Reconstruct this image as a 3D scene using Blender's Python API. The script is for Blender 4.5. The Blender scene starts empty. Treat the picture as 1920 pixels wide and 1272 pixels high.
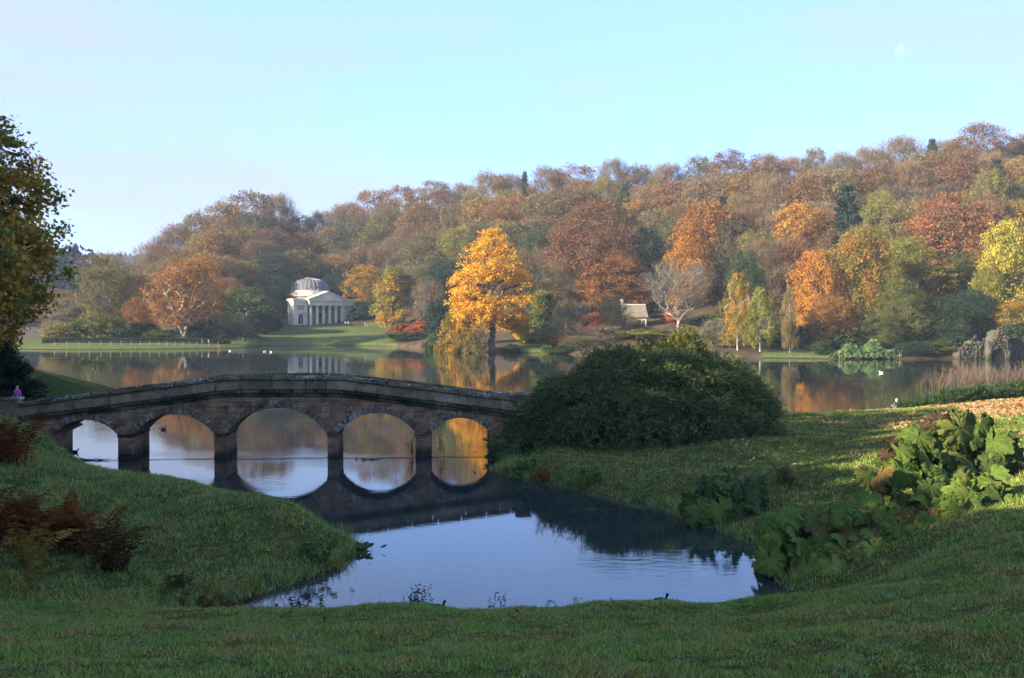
import bpy, bmesh, math, random
import numpy as np
from mathutils import Vector, Matrix

random.seed(7)
SC = bpy.context.scene
COL = SC.collection
R = math.radians

# ------------------------------------------------------------------ camera
HAZE = 0.00017
EYE = 7.5                      # eye height above the lake (m)
FPX = 1900.0                   # focal length in photograph pixels (1920 wide)
HOR = 598.0                    # horizon row in the photograph
cam_d = bpy.data.cameras.new('camera'); cam = bpy.data.objects.new('camera', cam_d); COL.objects.link(cam)
cam.location = (0, 0, EYE); cam.rotation_euler = (R(90), 0, 0)
cam_d.sensor_width = 36; cam_d.lens = 36 * FPX / 1920; cam_d.shift_y = -(636 - HOR) / 1920
cam_d.clip_start = 0.1; cam_d.clip_end = 30000
SC.camera = cam

# ------------------------------------------------------------------ sky, sun, exposure
SUN_EL = R(20); SUN_BACK = R(22)             # low morning sun from the left, a little behind the camera
sun_dir = Vector((-math.cos(SUN_BACK) * math.cos(SUN_EL), -math.sin(SUN_BACK) * math.cos(SUN_EL), math.sin(SUN_EL)))
world = bpy.data.worlds.new('World'); SC.world = world; world.use_nodes = True
nt = world.node_tree; nt.nodes.clear()
w_out = nt.nodes.new('ShaderNodeOutputWorld'); w_bg = nt.nodes.new('ShaderNodeBackground')
w_sky = nt.nodes.new('ShaderNodeTexSky'); w_sky.sky_type = 'NISHITA'; w_sky.sun_disc = False
w_sky.sun_elevation = SUN_EL; w_sky.sun_rotation = math.atan2(sun_dir.x, sun_dir.y)
w_sky.air_density = 1.0; w_sky.dust_density = 0.25; w_sky.ozone_density = 1.0; w_sky.altitude = 150
w_bg.inputs['Strength'].default_value = 0.10
# thin streaky high cloud over the whole sky
w_tc = nt.nodes.new('ShaderNodeTexCoord'); w_map = nt.nodes.new('ShaderNodeMapping'); w_map.inputs['Scale'].default_value = (1.3, 1.3, 6.0)
w_map.inputs['Location'].default_value = (9.5, 2.2, 1.7)
w_no = nt.nodes.new('ShaderNodeTexNoise'); w_no.inputs['Scale'].default_value = 1.5; w_no.inputs['Detail'].default_value = 4; w_no.inputs['Roughness'].default_value = 0.5
w_mr = nt.nodes.new('ShaderNodeMapRange'); w_mr.inputs[1].default_value = 0.42; w_mr.inputs[2].default_value = 0.66; w_mr.inputs[3].default_value = 0.0; w_mr.inputs[4].default_value = 0.9
w_mix = nt.nodes.new('ShaderNodeMixRGB'); w_mix.inputs[2].default_value = (1.24, 1.46, 2.0, 1)
L = nt.links
def w_mul(src, c):
    n = nt.nodes.new('ShaderNodeMixRGB'); n.blend_type = 'MULTIPLY'; n.inputs[0].default_value = 1; n.inputs[2].default_value = (*c, 1); L.new(src, n.inputs[1]); return n.outputs[0]
# soften the range of the clear sky evenly over the whole dome (keeps the horizon from burning out), then white balance
w_g = nt.nodes.new('ShaderNodeGamma'); w_g.inputs['Gamma'].default_value = 0.27; L.new(w_mul(w_sky.outputs[0], (0.1, 0.1, 0.1)), w_g.inputs['Color'])
L.new(w_tc.outputs['Generated'], w_map.inputs['Vector']); L.new(w_map.outputs[0], w_no.inputs['Vector']); L.new(w_no.outputs['Fac'], w_mr.inputs[0])
L.new(w_mr.outputs[0], w_mix.inputs[0]); L.new(w_mul(w_g.outputs[0], (1.45, 2.36, 4.5)), w_mix.inputs[1]); L.new(w_mix.outputs[0], w_bg.inputs['Color']); L.new(w_bg.outputs[0], w_out.inputs[0])

sun_d = bpy.data.lights.new('sun', 'SUN'); sun = bpy.data.objects.new('sun', sun_d); COL.objects.link(sun)
sun_d.energy = 3.7; sun_d.angle = R(0.55); sun_d.color = (1.0, 0.87, 0.62)
sun.rotation_euler = sun_dir.to_track_quat('Z', 'Y').to_euler()

SC.view_settings.view_transform = 'Standard'; SC.view_settings.look = 'None'
SC.view_settings.exposure = 2.42; SC.view_settings.gamma = 1.0; SC.view_settings.use_curve_mapping = False
SC.render.engine = 'CYCLES'
cy = SC.cycles
cy.max_bounces = 5; cy.diffuse_bounces = 2; cy.glossy_bounces = 2; cy.transmission_bounces = 2; cy.volume_bounces = 0; cy.transparent_max_bounces = 8
cy.caustics_reflective = False; cy.caustics_refractive = False; cy.use_denoising = True; cy.use_adaptive_sampling = True; cy.adaptive_threshold = 0.02
try: cy.denoiser = 'OPENIMAGEDENOISE'
except Exception: pass

# ------------------------------------------------------------------ helpers
def PX(px, py, Y):
    """photograph pixel at depth Y -> world point"""
    return Vector(((px - 960) / FPX * Y, Y, EYE - (py - HOR) / FPX * Y))

def tag(o, label=None, cat=None, group=None, kind=None):
    if label: o['label'] = label
    if cat: o['category'] = cat
    if group: o['group'] = group
    if kind: o['kind'] = kind
    return o

def empty(name, loc, label, cat, group=None, rz=0):
    o = bpy.data.objects.new(name, None); COL.objects.link(o)
    o.location = loc; o.rotation_euler = (0, 0, rz); o.empty_display_size = 0.3
    return tag(o, label, cat, group)

def link(name, mesh, parent=None, loc=None, rot=None, scale=None, color=None, tint=None):
    o = bpy.data.objects.new(name, mesh); COL.objects.link(o)
    if parent is not None: o.parent = parent
    if loc is not None: o.location = loc
    if rot is not None: o.rotation_euler = rot
    if scale is not None: o.scale = scale if hasattr(scale, '__len__') else (scale,) * 3
    if color is not None: o.color = (*color, 1)
    if tint is not None: o['tint'] = [float(v) for v in tint]
    return o

def np_mesh(name, V, F, mat=None, smooth=False, mat_idx=None):
    """V (n,3) float, F (m,k) int array with k = 3 or 4"""
    V = np.ascontiguousarray(V, dtype=np.float32); F = np.ascontiguousarray(F, dtype=np.int32)
    me = bpy.data.meshes.new(name); n, k = F.shape
    me.vertices.add(len(V)); me.vertices.foreach_set('co', V.ravel())
    me.loops.add(n * k); me.loops.foreach_set('vertex_index', F.ravel())
    me.polygons.add(n); me.polygons.foreach_set('loop_start', np.arange(0, n * k, k, dtype=np.int32))
    if smooth: me.polygons.foreach_set('use_smooth', np.ones(n, dtype=bool))
    if mat is not None:
        for m in (mat if isinstance(mat, (list, tuple)) else [mat]): me.materials.append(m)
    if mat_idx is not None: me.polygons.foreach_set('material_index', np.asarray(mat_idx, dtype=np.int32))
    me.update(calc_edges=True); me.validate()
    return me

class MB:
    """collects simple shapes into one mesh"""
    def __init__(s): s.v = []; s.f = []
    def add(s, vs, fs):
        b = len(s.v); s.v += [tuple(p) for p in vs]; s.f += [tuple(i + b for i in f) for f in fs]; return s
    def box(s, x0, x1, y0, y1, z0, z1):
        return s.add([(x0,y0,z0),(x1,y0,z0),(x1,y1,z0),(x0,y1,z0),(x0,y0,z1),(x1,y0,z1),(x1,y1,z1),(x0,y1,z1)],
                     [(0,3,2,1),(4,5,6,7),(0,1,5,4),(1,2,6,5),(2,3,7,6),(3,0,4,7)])
    def hexa(s, a, b):
        """two quads a, b (4 points each) joined into a solid"""
        return s.add(list(a) + list(b), [(3,2,1,0),(4,5,6,7),(0,1,5,4),(1,2,6,5),(2,3,7,6),(3,0,4,7)])
    def tube(s, pts, rad, n=6, cap=True):
        pts = [Vector(p) for p in pts]; base = len(s.v)
        for i, p in enumerate(pts):
            d = (pts[min(i+1, len(pts)-1)] - pts[max(i-1, 0)]).normalized()
            u = d.orthogonal().normalized(); w = d.cross(u)
            r = rad[i] if hasattr(rad, '__len__') else rad
            for k in range(n):
                a = 2 * math.pi * k / n; s.v.append(tuple(p + (u * math.cos(a) + w * math.sin(a)) * r))
        for i in range(len(pts) - 1):
            for k in range(n):
                a = base + i * n + k; b = base + i * n + (k + 1) % n; s.f.append((a, b, b + n, a + n))
        if cap:
            s.f.append(tuple(base + k for k in range(n))[::-1]); s.f.append(tuple(base + (len(pts)-1) * n + k for k in range(n)))
        return s
    def lathe(s, prof, n=16, c=(0, 0, 0), a0=0, a1=2 * math.pi):
        """prof: list of (r, z)"""
        base = len(s.v); full = abs(a1 - a0 - 2 * math.pi) < 1e-6; m = n if full else n + 1
        for r, z in prof:
            for k in range(m):
                a = a0 + (a1 - a0) * k / n; s.v.append((c[0] + r * math.cos(a), c[1] + r * math.sin(a), c[2] + z))
        for i in range(len(prof) - 1):
            for k in range(n):
                a = base + i * m + k; b = base + i * m + (k + 1) % m; s.f.append((a, b, b + m, a + m))
        return s
    def mesh(s, name, mat, smooth=False):
        me = bpy.data.meshes.new(name); me.from_pydata(s.v, [], s.f)
        if mat: me.materials.append(mat)
        if smooth: me.polygons.foreach_set('use_smooth', [True] * len(me.polygons))
        me.update(); return me
    def build(s, name, mat, parent=None, smooth=False, **kw):
        return link(name, s.mesh(name, mat, smooth), parent, **kw)

def bevel_mesh(me, w, seg=1):
    bm = bmesh.new(); bm.from_mesh(me)
    bmesh.ops.bevel(bm, geom=bm.edges[:], offset=w, segments=seg, affect='EDGES', profile=0.6)
    bm.to_mesh(me); bm.free(); return me

# ------------------------------------------------------------------ material helpers
def new_mat(name):
    m = bpy.data.materials.new(name); m.use_nodes = True; m.node_tree.nodes.clear()
    return m, m.node_tree.nodes, m.node_tree.links
def N(ns, t, **kw):
    n = ns.new(t)
    for k, v in kw.items():
        if k.startswith('i_'): n.inputs[k[2:].replace('_', ' ')].default_value = v
        else: setattr(n, k, v)
    return n
def rgba(c): return (c[0], c[1], c[2], 1)
def ramp(ns, stops):
    r = ns.new('ShaderNodeValToRGB'); e = r.color_ramp.elements
    while len(e) < len(stops): e.new(0.5)
    for el, (p, c) in zip(e, stops): el.position = p; el.color = rgba(c)
    return r
def noise(ns, ls, scale, detail=4, rough=0.55, vec=None, coord='Object'):
    n = N(ns, 'ShaderNodeTexNoise'); n.inputs['Scale'].default_value = scale; n.inputs['Detail'].default_value = detail; n.inputs['Roughness'].default_value = rough
    if vec is None:
        tc = ns.new('ShaderNodeTexCoord'); vec = tc.outputs[coord]
    ls.new(vec, n.inputs['Vector']); return n

def simple_mat(name, c, rough=0.85, var=0.25, scale=3.0, bump=0.0, coord='Object', spec=0.2):
    m, ns, ls = new_mat(name)
    b = N(ns, 'ShaderNodeBsdfPrincipled'); o = N(ns, 'ShaderNodeOutputMaterial')
    b.inputs['Roughness'].default_value = rough; b.inputs['Specular IOR Level'].default_value = spec
    n = noise(ns, ls, scale, 5, 0.6, coord=coord)
    r = ramp(ns, [(0.25, [v * (1 - var) for v in c]), (0.75, [min(1, v * (1 + var)) for v in c])])
    ls.new(n.outputs['Fac'], r.inputs[0]); ls.new(r.outputs[0], b.inputs['Base Color'])
    if bump:
        bp = N(ns, 'ShaderNodeBump'); bp.inputs['Strength'].default_value = bump; bp.inputs['Distance'].default_value = 0.05
        n2 = noise(ns, ls, scale * 5, 6, 0.65, coord=coord); ls.new(n2.outputs['Fac'], bp.inputs['Height']); ls.new(bp.outputs[0], b.inputs['Normal'])
    ls.new(b.outputs[0], o.inputs['Surface']); return m

def leaf_mat(name, clump=0.35, hue=0.03, val=(0.6, 1.35), trans=0.3, rough_gloss=0.0, tint_lo=0.45, tint_hi=0.6):
    """leaf colour = object colour, patches of the object's tint, each leaf varied a little"""
    m, ns, ls = new_mat(name); o = N(ns, 'ShaderNodeOutputMaterial')
    oi = N(ns, 'ShaderNodeObjectInfo'); at = N(ns, 'ShaderNodeAttribute', attribute_type='OBJECT', attribute_name='tint')
    geo = N(ns, 'ShaderNodeNewGeometry')
    n = noise(ns, ls, clump, 3, 0.6)
    mr = N(ns, 'ShaderNodeMapRange'); mr.inputs[1].default_value = tint_lo; mr.inputs[2].default_value = tint_hi; ls.new(n.outputs['Fac'], mr.inputs[0])
    # per-leaf jitter of the patch edge
    ad = N(ns, 'ShaderNodeMath', operation='MULTIPLY_ADD'); ad.inputs[1].default_value = 0.5; ls.new(geo.outputs['Random Per Island'], ad.inputs[0])
    sb = N(ns, 'ShaderNodeMath', operation='SUBTRACT'); sb.inputs[1].default_value = 0.25; sb.use_clamp = True
    ls.new(mr.outputs[0], ad.inputs[2]); ls.new(ad.outputs[0], sb.inputs[0])
    mx = N(ns, 'ShaderNodeMixRGB'); ls.new(sb.outputs[0], mx.inputs[0]); ls.new(oi.outputs['Color'], mx.inputs[1]); ls.new(at.outputs['Color'], mx.inputs[2])
    wn = N(ns, 'ShaderNodeTexWhiteNoise', noise_dimensions='1D'); ls.new(geo.outputs['Random Per Island'], wn.inputs['W'])
    hs = N(ns, 'ShaderNodeHueSaturation')
    h = N(ns, 'ShaderNodeMapRange'); h.inputs[3].default_value = 0.5 - hue; h.inputs[4].default_value = 0.5 + hue; ls.new(wn.outputs['Value'], h.inputs[0])
    v = N(ns, 'ShaderNodeMapRange'); v.inputs[3].default_value = val[0]; v.inputs[4].default_value = val[1]; ls.new(geo.outputs['Random Per Island'], v.inputs[0])
    ls.new(h.outputs[0], hs.inputs['Hue']); ls.new(v.outputs[0], hs.inputs['Value']); ls.new(mx.outputs[0], hs.inputs['Color'])
    d = N(ns, 'ShaderNodeBsdfDiffuse'); t = N(ns, 'ShaderNodeBsdfTranslucent'); ms = N(ns, 'ShaderNodeMixShader'); ms.inputs[0].default_value = trans
    ls.new(hs.outputs[0], d.inputs['Color']); ls.new(hs.outputs[0], t.inputs['Color']); ls.new(d.outputs[0], ms.inputs[1]); ls.new(t.outputs[0], ms.inputs[2])
    last = ms
    if rough_gloss:
        g = N(ns, 'ShaderNodeBsdfGlossy'); g.inputs['Roughness'].default_value = 0.45; m2 = N(ns, 'ShaderNodeMixShader'); m2.inputs[0].default_value = rough_gloss
        ls.new(ms.outputs[0], m2.inputs[1]); ls.new(g.outputs[0], m2.inputs[2]); last = m2
    ls.new(last.outputs[0], o.inputs['Surface']); return m

M = {}
M['leaf'] = leaf_mat('foliage', val=(0.72, 1.22))
M['leaf_near'] = leaf_mat('foliage_near', clump=0.5, rough_gloss=0.0)
M['yew'] = leaf_mat('yew_foliage', clump=0.55, hue=0.02, val=(0.5, 1.5), trans=0.15)
M['bark'] = simple_mat('bark', (0.10, 0.085, 0.068), 0.95, 0.45, 2.2, 0.6)
M['bark_pale'] = simple_mat('bark_pale', (0.26, 0.235, 0.20), 0.9, 0.35, 1.6, 0.4)
M['bark_birch'] = simple_mat('bark_birch', (0.33, 0.31, 0.27), 0.85, 0.4, 1.6, 0.3)
# ------------------------------------------------------------------ terrain height near the camera (thin-plate spline through surveyed points)
def wl(py): return FPX * EYE / (py - HOR)                     # depth at which the water surface shows at that row
pts = []
def P(px, py, Y): p = PX(px, py, Y); pts.append((p.x, p.y, p.z))
def Q(x, y, z): pts.append((x, y, z))
for x in (-16, -9, -4.5, 0, 4.5):
    for y, z in ((-14, 8.6), (-6, 7.1), (0, 5.9), (6, 4.58), (12, 3.26), (18, 1.94), (21.5, 1.17)): Q(x, y, z + 0.05 * math.sin(x * 1.3 + y))
for px, py in ((0, 1146), (160, 1147), (320, 1148), (480, 1149), (640, 1147), (800, 1146), (1000, 1141), (1240, 1133), (1440, 1127)): P(px, py, 23.6)
for px in (560, 640, 800, 1000, 1240, 1400):
    x = (px - 960) / FPX; Q(x * 24.9, 24.9, -0.1); Q(x * 26.5, 26.5, -0.7)
for a in ((1520, 1119, 23.8), (1600, 1104, 24.2), (1700, 1066, 24.5), (1760, 1040, 24.8), (1850, 1000, 25), (1920, 975, 25.2),
          (1910, 1100, 18), (1910, 1035, 21.5), (1700, 1200, 14.5), (1700, 1130, 18.5), (1700, 1092, 21.5), (1500, 1200, 14.8), (1500, 1150, 19), (1910, 1262, 12), (1910, 1180, 14.5), (2300, 1040, 18), (2300, 930, 25), (2300, 850, 34), (2300, 780, 48), (2200, 740, 66)): P(*a)
# right bank: water line, then the lawn
for px, py in ((925, 882), (1000, 900), (1100, 925), (1180, 943), (1280, 972), (1370, 1004), (1430, 1050), (1455, 1092), (1500, 1112)):
    Y = wl(py); Q((px - 960) / FPX * Y, Y, 0.0); Q((px - 960) / FPX * Y - 0.9, Y - 1.3, -0.75)
for a in ((960, 858, 54), (1100, 884, 47), (1100, 850, 52), (1200, 900, 43.8), (1200, 850, 52), (1300, 830, 55), (1300, 900, 43.5), (1300, 940, 40.3), (1400, 830, 52), (1400, 900, 42), (1400, 960, 37.3),
          (1500, 800, 62), (1500, 850, 50), (1500, 920, 40), (1500, 980, 34.5), (1600, 790, 66), (1600, 850, 48), (1600, 950, 36), (1600, 1050, 29), (1700, 780, 66), (1700, 850, 46), (1700, 950, 34), (1700, 1020, 28),
          (1800, 768, 68), (1800, 850, 45), (1800, 950, 32), (1920, 757, 68), (1920, 850, 44), (1920, 930, 32), (1465, 781, 70), (1600, 773, 72), (1760, 762, 73), (1920, 749, 73)): P(*a)
for px, Y in ((1000, 66), (1150, 70), (1300, 74), (1465, 77), (1650, 80), (1800, 88), (1950, 96)): 
    x = (px - 960) / FPX; Q(x * Y, Y, 0.0); Q(x * (Y + 4), Y + 4, -1.1)
Q(3.0, 57.5, 1.5); Q(6, 62, 1.0); Q(12, 62, 0.9); Q(8, 57, 1.0)
# left bank
for a in ((130, 869, 46), (250, 890, 42), (400, 915, 38), (480, 932, 36), (550, 950, 34.5), (600, 975, 33.4), (640, 1010, 32.6),
          (400, 1000, 31), (400, 1060, 29), (500, 1000, 31.5), (500, 1050, 29.8), (560, 1000, 31.8), (300, 950, 35), (300, 1050, 29.5), (300, 1120, 26.5), (100, 900, 38), (100, 1000, 31), (100, 1100, 26.5), (200, 1000, 31.5),
          (0, 850, 42), (0, 950, 33), (0, 1050, 28), (0, 1130, 25.6), (0, 786, 52), (60, 803, 50), (100, 843, 48)): P(*a)
for px, py in ((655, 1046), (640, 1066), (600, 1082), (540, 1098), (490, 1112), (450, 1126)):
    Y = wl(py); Q((px - 960) / FPX * Y, Y, 0.0); Q((px - 960) / FPX * Y + 0.9, Y - 0.8, -0.5)
for px, Y in ((130, 52.5), (250, 46.5), (400, 42), (550, 37.2), (620, 35)):
    x = (px - 960) / FPX; Q(x * Y, Y, 0.0); Q(x * (Y + 3), Y + 3, -0.9)
P(100, 868, 53); P(40, 790, 55); P(20, 770, 57); P(118, 712, 90); P(152, 734, 90); P(95, 714, 84); P(40, 738, 70); P(168, 756, 90); Q(-37, 98, 0.0); Q(-26.6, 60, -0.2); Q(-25, 61, -0.9); Q(-31.0, 66, -0.2); Q(-29.2, 67, -0.9); Q(-36.5, 77, -0.2); Q(-34.5, 78, -0.9); Q(-36, 88, -0.1) if False else None; Q(-30, 60, 1.6)
Q(-34, 20, 4.5); Q(-50, 20, 9); Q(-70, 20, 15); Q(-45, 60, 6.5); Q(-60, 62, 10); Q(-30, 0, 7.6); Q(-55, -10, 12); Q(-48, 90, 3.4); Q(-65, 95, 8); Q(-24, 33, 2.2); Q(-26, 44, 3.0); Q(-40, 40, 6)
Q(30, -10, 8); Q(22, 5, 6.0); Q(40, 20, 4.5); Q(45, 50, 3.5); Q(50, 80, 2.5); Q(58, 97, 1.0)
for x, y in ((-17, 52), (-10, 52), (-4, 52), (-12, 43), (-6, 45), (-2, 45), (-6, 38), (-1.5, 38), (2.5, 36), (-3, 32), (2, 31), (5.5, 32.5), (0, 28.5), (4, 28), (-5, 29), (-15, 62), (-8, 60), (-3, 62), (-14, 75), (0, 80), (14, 88), (-14, 95), (5, 95), (25, 97), (-24, 92), (-22, 80), (-20, 99)): Q(x, y, -1.2)
pts = np.array(pts)
def tps_fit(p, lam):
    n = len(p); d2 = ((p[:, None, :2] - p[None, :, :2]) ** 2).sum(-1)
    K = 0.5 * d2 * np.log(d2 + 1e-9) + np.eye(n) * lam
    Pm = np.c_[np.ones(n), p[:, :2]]; A = np.zeros((n + 3, n + 3)); A[:n, :n] = K; A[:n, n:] = Pm; A[n:, :n] = Pm.T
    return np.linalg.solve(A, np.r_[p[:, 2], 0, 0, 0])
_w = tps_fit(pts, 0.15)
def vnoise(x, y, s, seed=0):
    """cheap smooth value noise, vectorised"""
    x = np.asarray(x) / s; y = np.asarray(y) / s; xi = np.floor(x).astype(np.int64); yi = np.floor(y).astype(np.int64); fx = x - xi; fy = y - yi
    fx = fx * fx * (3 - 2 * fx); fy = fy * fy * (3 - 2 * fy)
    def h(a, b):
        v = np.sin(a * 127.1 + b * 311.7 + seed * 74.7) * 43758.5453; return v - np.floor(v)
    return (h(xi, yi) * (1 - fx) + h(xi + 1, yi) * fx) * (1 - fy) + (h(xi, yi + 1) * (1 - fx) + h(xi + 1, yi + 1) * fx) * fy - 0.5
def near_z(x, y):
    x = np.atleast_1d(np.asarray(x, float)); y = np.atleast_1d(np.asarray(y, float)); out = np.empty(len(x))
    for i in range(0, len(x), 20000):
        a = x[i:i+20000]; b = y[i:i+20000]
        d2 = (a[:, None] - pts[None, :, 0]) ** 2 + (b[:, None] - pts[None, :, 1]) ** 2
        out[i:i+20000] = (0.5 * d2 * np.log(d2 + 1e-9)) @ _w[:len(pts)] + _w[-3] + _w[-2] * a + _w[-1] * b
    amp = np.clip((out + 0.25) / 0.6, 0, 1)
    out += amp * (0.14 * vnoise(x, y, 2.6, 1) + 0.10 * vnoise(x, y, 1.05, 2))
    return np.clip(out, -1.4, 40)

def grass_ground(name, c_a, c_b, c_c, sc=0.5):
    m, ns, ls = new_mat(name); o = N(ns, 'ShaderNodeOutputMaterial'); d = N(ns, 'ShaderNodeBsdfDiffuse')
    n1 = noise(ns, ls, sc, 6, 0.65); n2 = noise(ns, ls, sc * 9, 5, 0.7)
    r1 = ramp(ns, [(0.38, c_a), (0.52, c_b), (0.68, c_c)]); ls.new(n1.outputs['Fac'], r1.inputs[0])
    mr = N(ns, 'ShaderNodeMapRange'); mr.inputs[1].default_value = 0.3; mr.inputs[2].default_value = 0.7; mr.inputs[3].default_value = 0.55; mr.inputs[4].default_value = 1.35; ls.new(n2.outputs['Fac'], mr.inputs[0])
    mx = N(ns, 'ShaderNodeMixRGB', blend_type='MULTIPLY'); mx.inputs[0].default_value = 1; ls.new(r1.outputs[0], mx.inputs[1]); ls.new(mr.outputs[0], mx.inputs[2])
    gp_ = N(ns, 'ShaderNodeNewGeometry'); sz = N(ns, 'ShaderNodeSeparateXYZ'); ls.new(gp_.outputs['Position'], sz.inputs[0]); mw = N(ns, 'ShaderNodeMapRange'); mw.inputs[1].default_value = 0.05; mw.inputs[2].default_value = 0.20; ls.new(sz.outputs['Z'], mw.inputs[0])     # wet mud along the waterline
    md = N(ns, 'ShaderNodeMixRGB'); md.inputs[1].default_value = (0.030, 0.022, 0.013, 1); ls.new(mw.outputs[0], md.inputs[0]); ls.new(mx.outputs[0], md.inputs[2]); ls.new(md.outputs[0], d.inputs['Color'])
    bp = N(ns, 'ShaderNodeBump'); bp.inputs['Strength'].default_value = 0.8; bp.inputs['Distance'].default_value = 0.06; ls.new(n2.outputs['Fac'], bp.inputs['Height']); ls.new(bp.outputs[0], d.inputs['Normal'])
    ls.new(d.outputs[0], o.inputs['Surface']); return m
G_A, G_B, G_C = (0.07, 0.055, 0.02), (0.045, 0.055, 0.016), (0.03, 0.05, 0.014)
M['lawn'] = grass_ground('lawn_turf', G_A, G_B, G_C, 0.45)
M['bank'] = grass_ground('bank_turf', (0.055, 0.058, 0.018), (0.042, 0.056, 0.016), (0.03, 0.05, 0.015), 0.5)

nx, ny = 270, 240
gx = np.linspace(-72, 62, nx); gy = np.linspace(-14, 100, ny)
XX, YY = np.meshgrid(gx, gy); ZZ = near_z(XX.ravel(), YY.ravel()).reshape(ny, nx)
V = np.c_[XX.ravel(), YY.ravel(), ZZ.ravel()]
idx = np.arange(nx * ny).reshape(ny, nx)
F = np.stack([idx[:-1, :-1], idx[:-1, 1:], idx[1:, 1:], idx[1:, :-1]], -1).reshape(-1, 4)
cx = V[F].mean(1)
front = cx[:, 1] < 24.9
lx = np.where(cx[:, 1] < 60, -2.2 - 0.0 * cx[:, 1], -2.2)
left = (~front) & (cx[:, 0] < lx); right = ~front & ~left
def sub_mesh(name, sel, mat):
    f = F[sel]; u, inv = np.unique(f.ravel(), return_inverse=True)
    return np_mesh(name, V[u], inv.reshape(-1, 4), mat, True)
tag(link('lawn', sub_mesh('lawn', front, M['lawn'])), 'shaded green lawn sloping down to the water in front', None, None, 'structure')
tag(link('bank_left', sub_mesh('bank_left', left, M['bank'])), 'grassy left bank jutting into the inlet', None, None, 'structure')
tag(link('bank_right', sub_mesh('bank_right', right, M['lawn'])), 'grassy bank on the right strewn with fallen leaves', None, None, 'structure')

# ------------------------------------------------------------------ far shore, wooded hill, distant ridges
U = [-300, -100, 60, 85, 200, 300, 400, 470, 487, 560, 640, 730, 800, 860, 940, 1010, 1075, 1200, 1330, 1440, 1560, 1700, 1800, 1920, 2100, 2500]
Ys = [250, 250, 249, 247, 246, 249, 255, 262, 282, 285, 285, 276, 256, 236, 223, 222, 213, 205, 197, 193, 189, 188, 190, 190, 190, 190]     # water's edge
Y1 = [300, 300, 290, 285, 285, 285, 292, 305, 326, 340, 340, 332, 300, 262, 252, 254, 258, 264, 240, 212, 206, 204, 204, 204, 204, 204]
Z1 = [1.5, 1.5, 1.5, 1.6, 1.8, 2.0, 2.4, 3.6, 4.2, 5.2, 5.2, 4.4, 3.2, 2.4, 2.2, 2.6, 3.2, 5.4, 3.0, 1.5, 1.3, 1.6, 2.0, 2.4, 3, 4]
Yc = [420, 420, 420, 420, 420, 420, 420, 430, 440, 450, 450, 440, 430, 420, 410, 405, 400, 390, 380, 370, 365, 360, 360, 360, 360, 360]
Zc = [4, 4, 4, 4, 4, 9, 21, 25, 24, 25, 28, 32, 35, 36, 38, 40, 40, 41, 42, 43, 45, 47, 50, 50, 50, 48]
_ug = np.arange(-400, 2700, 5.0)
def _sm(a, k):
    v = np.interp(_ug, U, a); w = np.hanning(k); return np.convolve(np.pad(v, k, mode='edge'), w / w.sum(), mode='same')[k:-k]
_Ys, _Y1, _Z1, _Yc, _Zc = _sm(Ys, 7), _sm(Y1, 21), _sm(Z1, 21), _sm(Yc, 31), _sm(Zc, 41)
def far_z(x, y):
    x = np.atleast_1d(np.asarray(x, float)); y = np.atleast_1d(np.asarray(y, float)); u = x / np.maximum(y, 1) * FPX + 960
    ys, y1, z1, yc, zc = (np.interp(u, _ug, a) for a in (_Ys, _Y1, _Z1, _Yc, _Zc))
    a = np.clip((y - ys) / (y1 - ys), 0, 1); b = np.clip((y - y1) / (yc - y1), 0, 1)
    z = np.where(y < ys, np.maximum(-2.0, 0.12 * (y - ys)), 0.5 + (z1 - 0.5) * (1 - (1 - a) ** 1.6))
    z = np.where(y < ys + 0.8, np.minimum(z, -0.3 + (y - ys + 0.8) * 0.42), z)
    z = z + (zc - z1) * np.where(y > y1, (b ** 1.15), 0)
    z = z + np.where(y > yc, -np.clip((y - yc) * 0.04, 0, 20), 0) + np.where(y > ys + 6, 0.35 * vnoise(x, y, 9, 3), 0)
    return z
M['wood_floor'] = simple_mat('woodland_floor', (0.055, 0.036, 0.019), 1.0, 0.5, 0.25, 0.0)
M['temple_lawn'] = grass_ground('temple_lawn_turf', (0.085, 0.095, 0.035), (0.09, 0.11, 0.038), (0.075, 0.10, 0.035), 0.15)
us = np.concatenate([np.linspace(-300, 60, 8)[:-1], np.linspace(60, 2000, 330), np.linspace(2000, 2600, 16)[1:]])
ts = np.concatenate([np.linspace(-0.08, 0.0, 4)[:-1], np.linspace(0, 0.3, 34)[:-1], np.linspace(0.3, 1.6, 30)])
UU, TT = np.meshgrid(us, ts); ys = np.interp(UU, _ug, _Ys); ycc = np.interp(UU, _ug, _Yc)
FY = ys + TT * (ycc - ys); FX = (UU - 960) / FPX * FY
FZ = far_z(FX.ravel(), FY.ravel()).reshape(FY.shape)
fV = np.c_[FX.ravel(), FY.ravel(), FZ.ravel()]; fi = np.arange(FY.size).reshape(FY.shape)
fF = np.stack([fi[:-1, :-1], fi[:-1, 1:], fi[1:, 1:], fi[1:, :-1]], -1).reshape(-1, 4)
uc = UU.ravel()[fF].mean(1); yc_ = FY.ravel()[fF].mean(1)
lawn_sel = (uc > 478) & (uc < 742) & (yc_ < 341) | ((uc < 478) & (yc_ < 300)) | ((uc > 1430) & (uc < 1570) & (yc_ < 202)) | ((uc > 935) & (uc < 1015) & (yc_ < 240) & (uc > 960))
def far_sub(name, sel, mat):
    f = fF[sel]; u, inv = np.unique(f.ravel(), return_inverse=True)
    return np_mesh(name, fV[u], inv.reshape(-1, 4), mat, True)
tag(link('hillside', far_sub('hillside', ~lawn_sel, M['wood_floor'])), 'leaf-strewn wooded hillside rising beyond the lake', None, None, 'structure')
tag(link('far_lawn', far_sub('far_lawn', lawn_sel, M['temple_lawn'])), 'mown grass along the far shore below the domed temple', None, None, 'structure')

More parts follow.
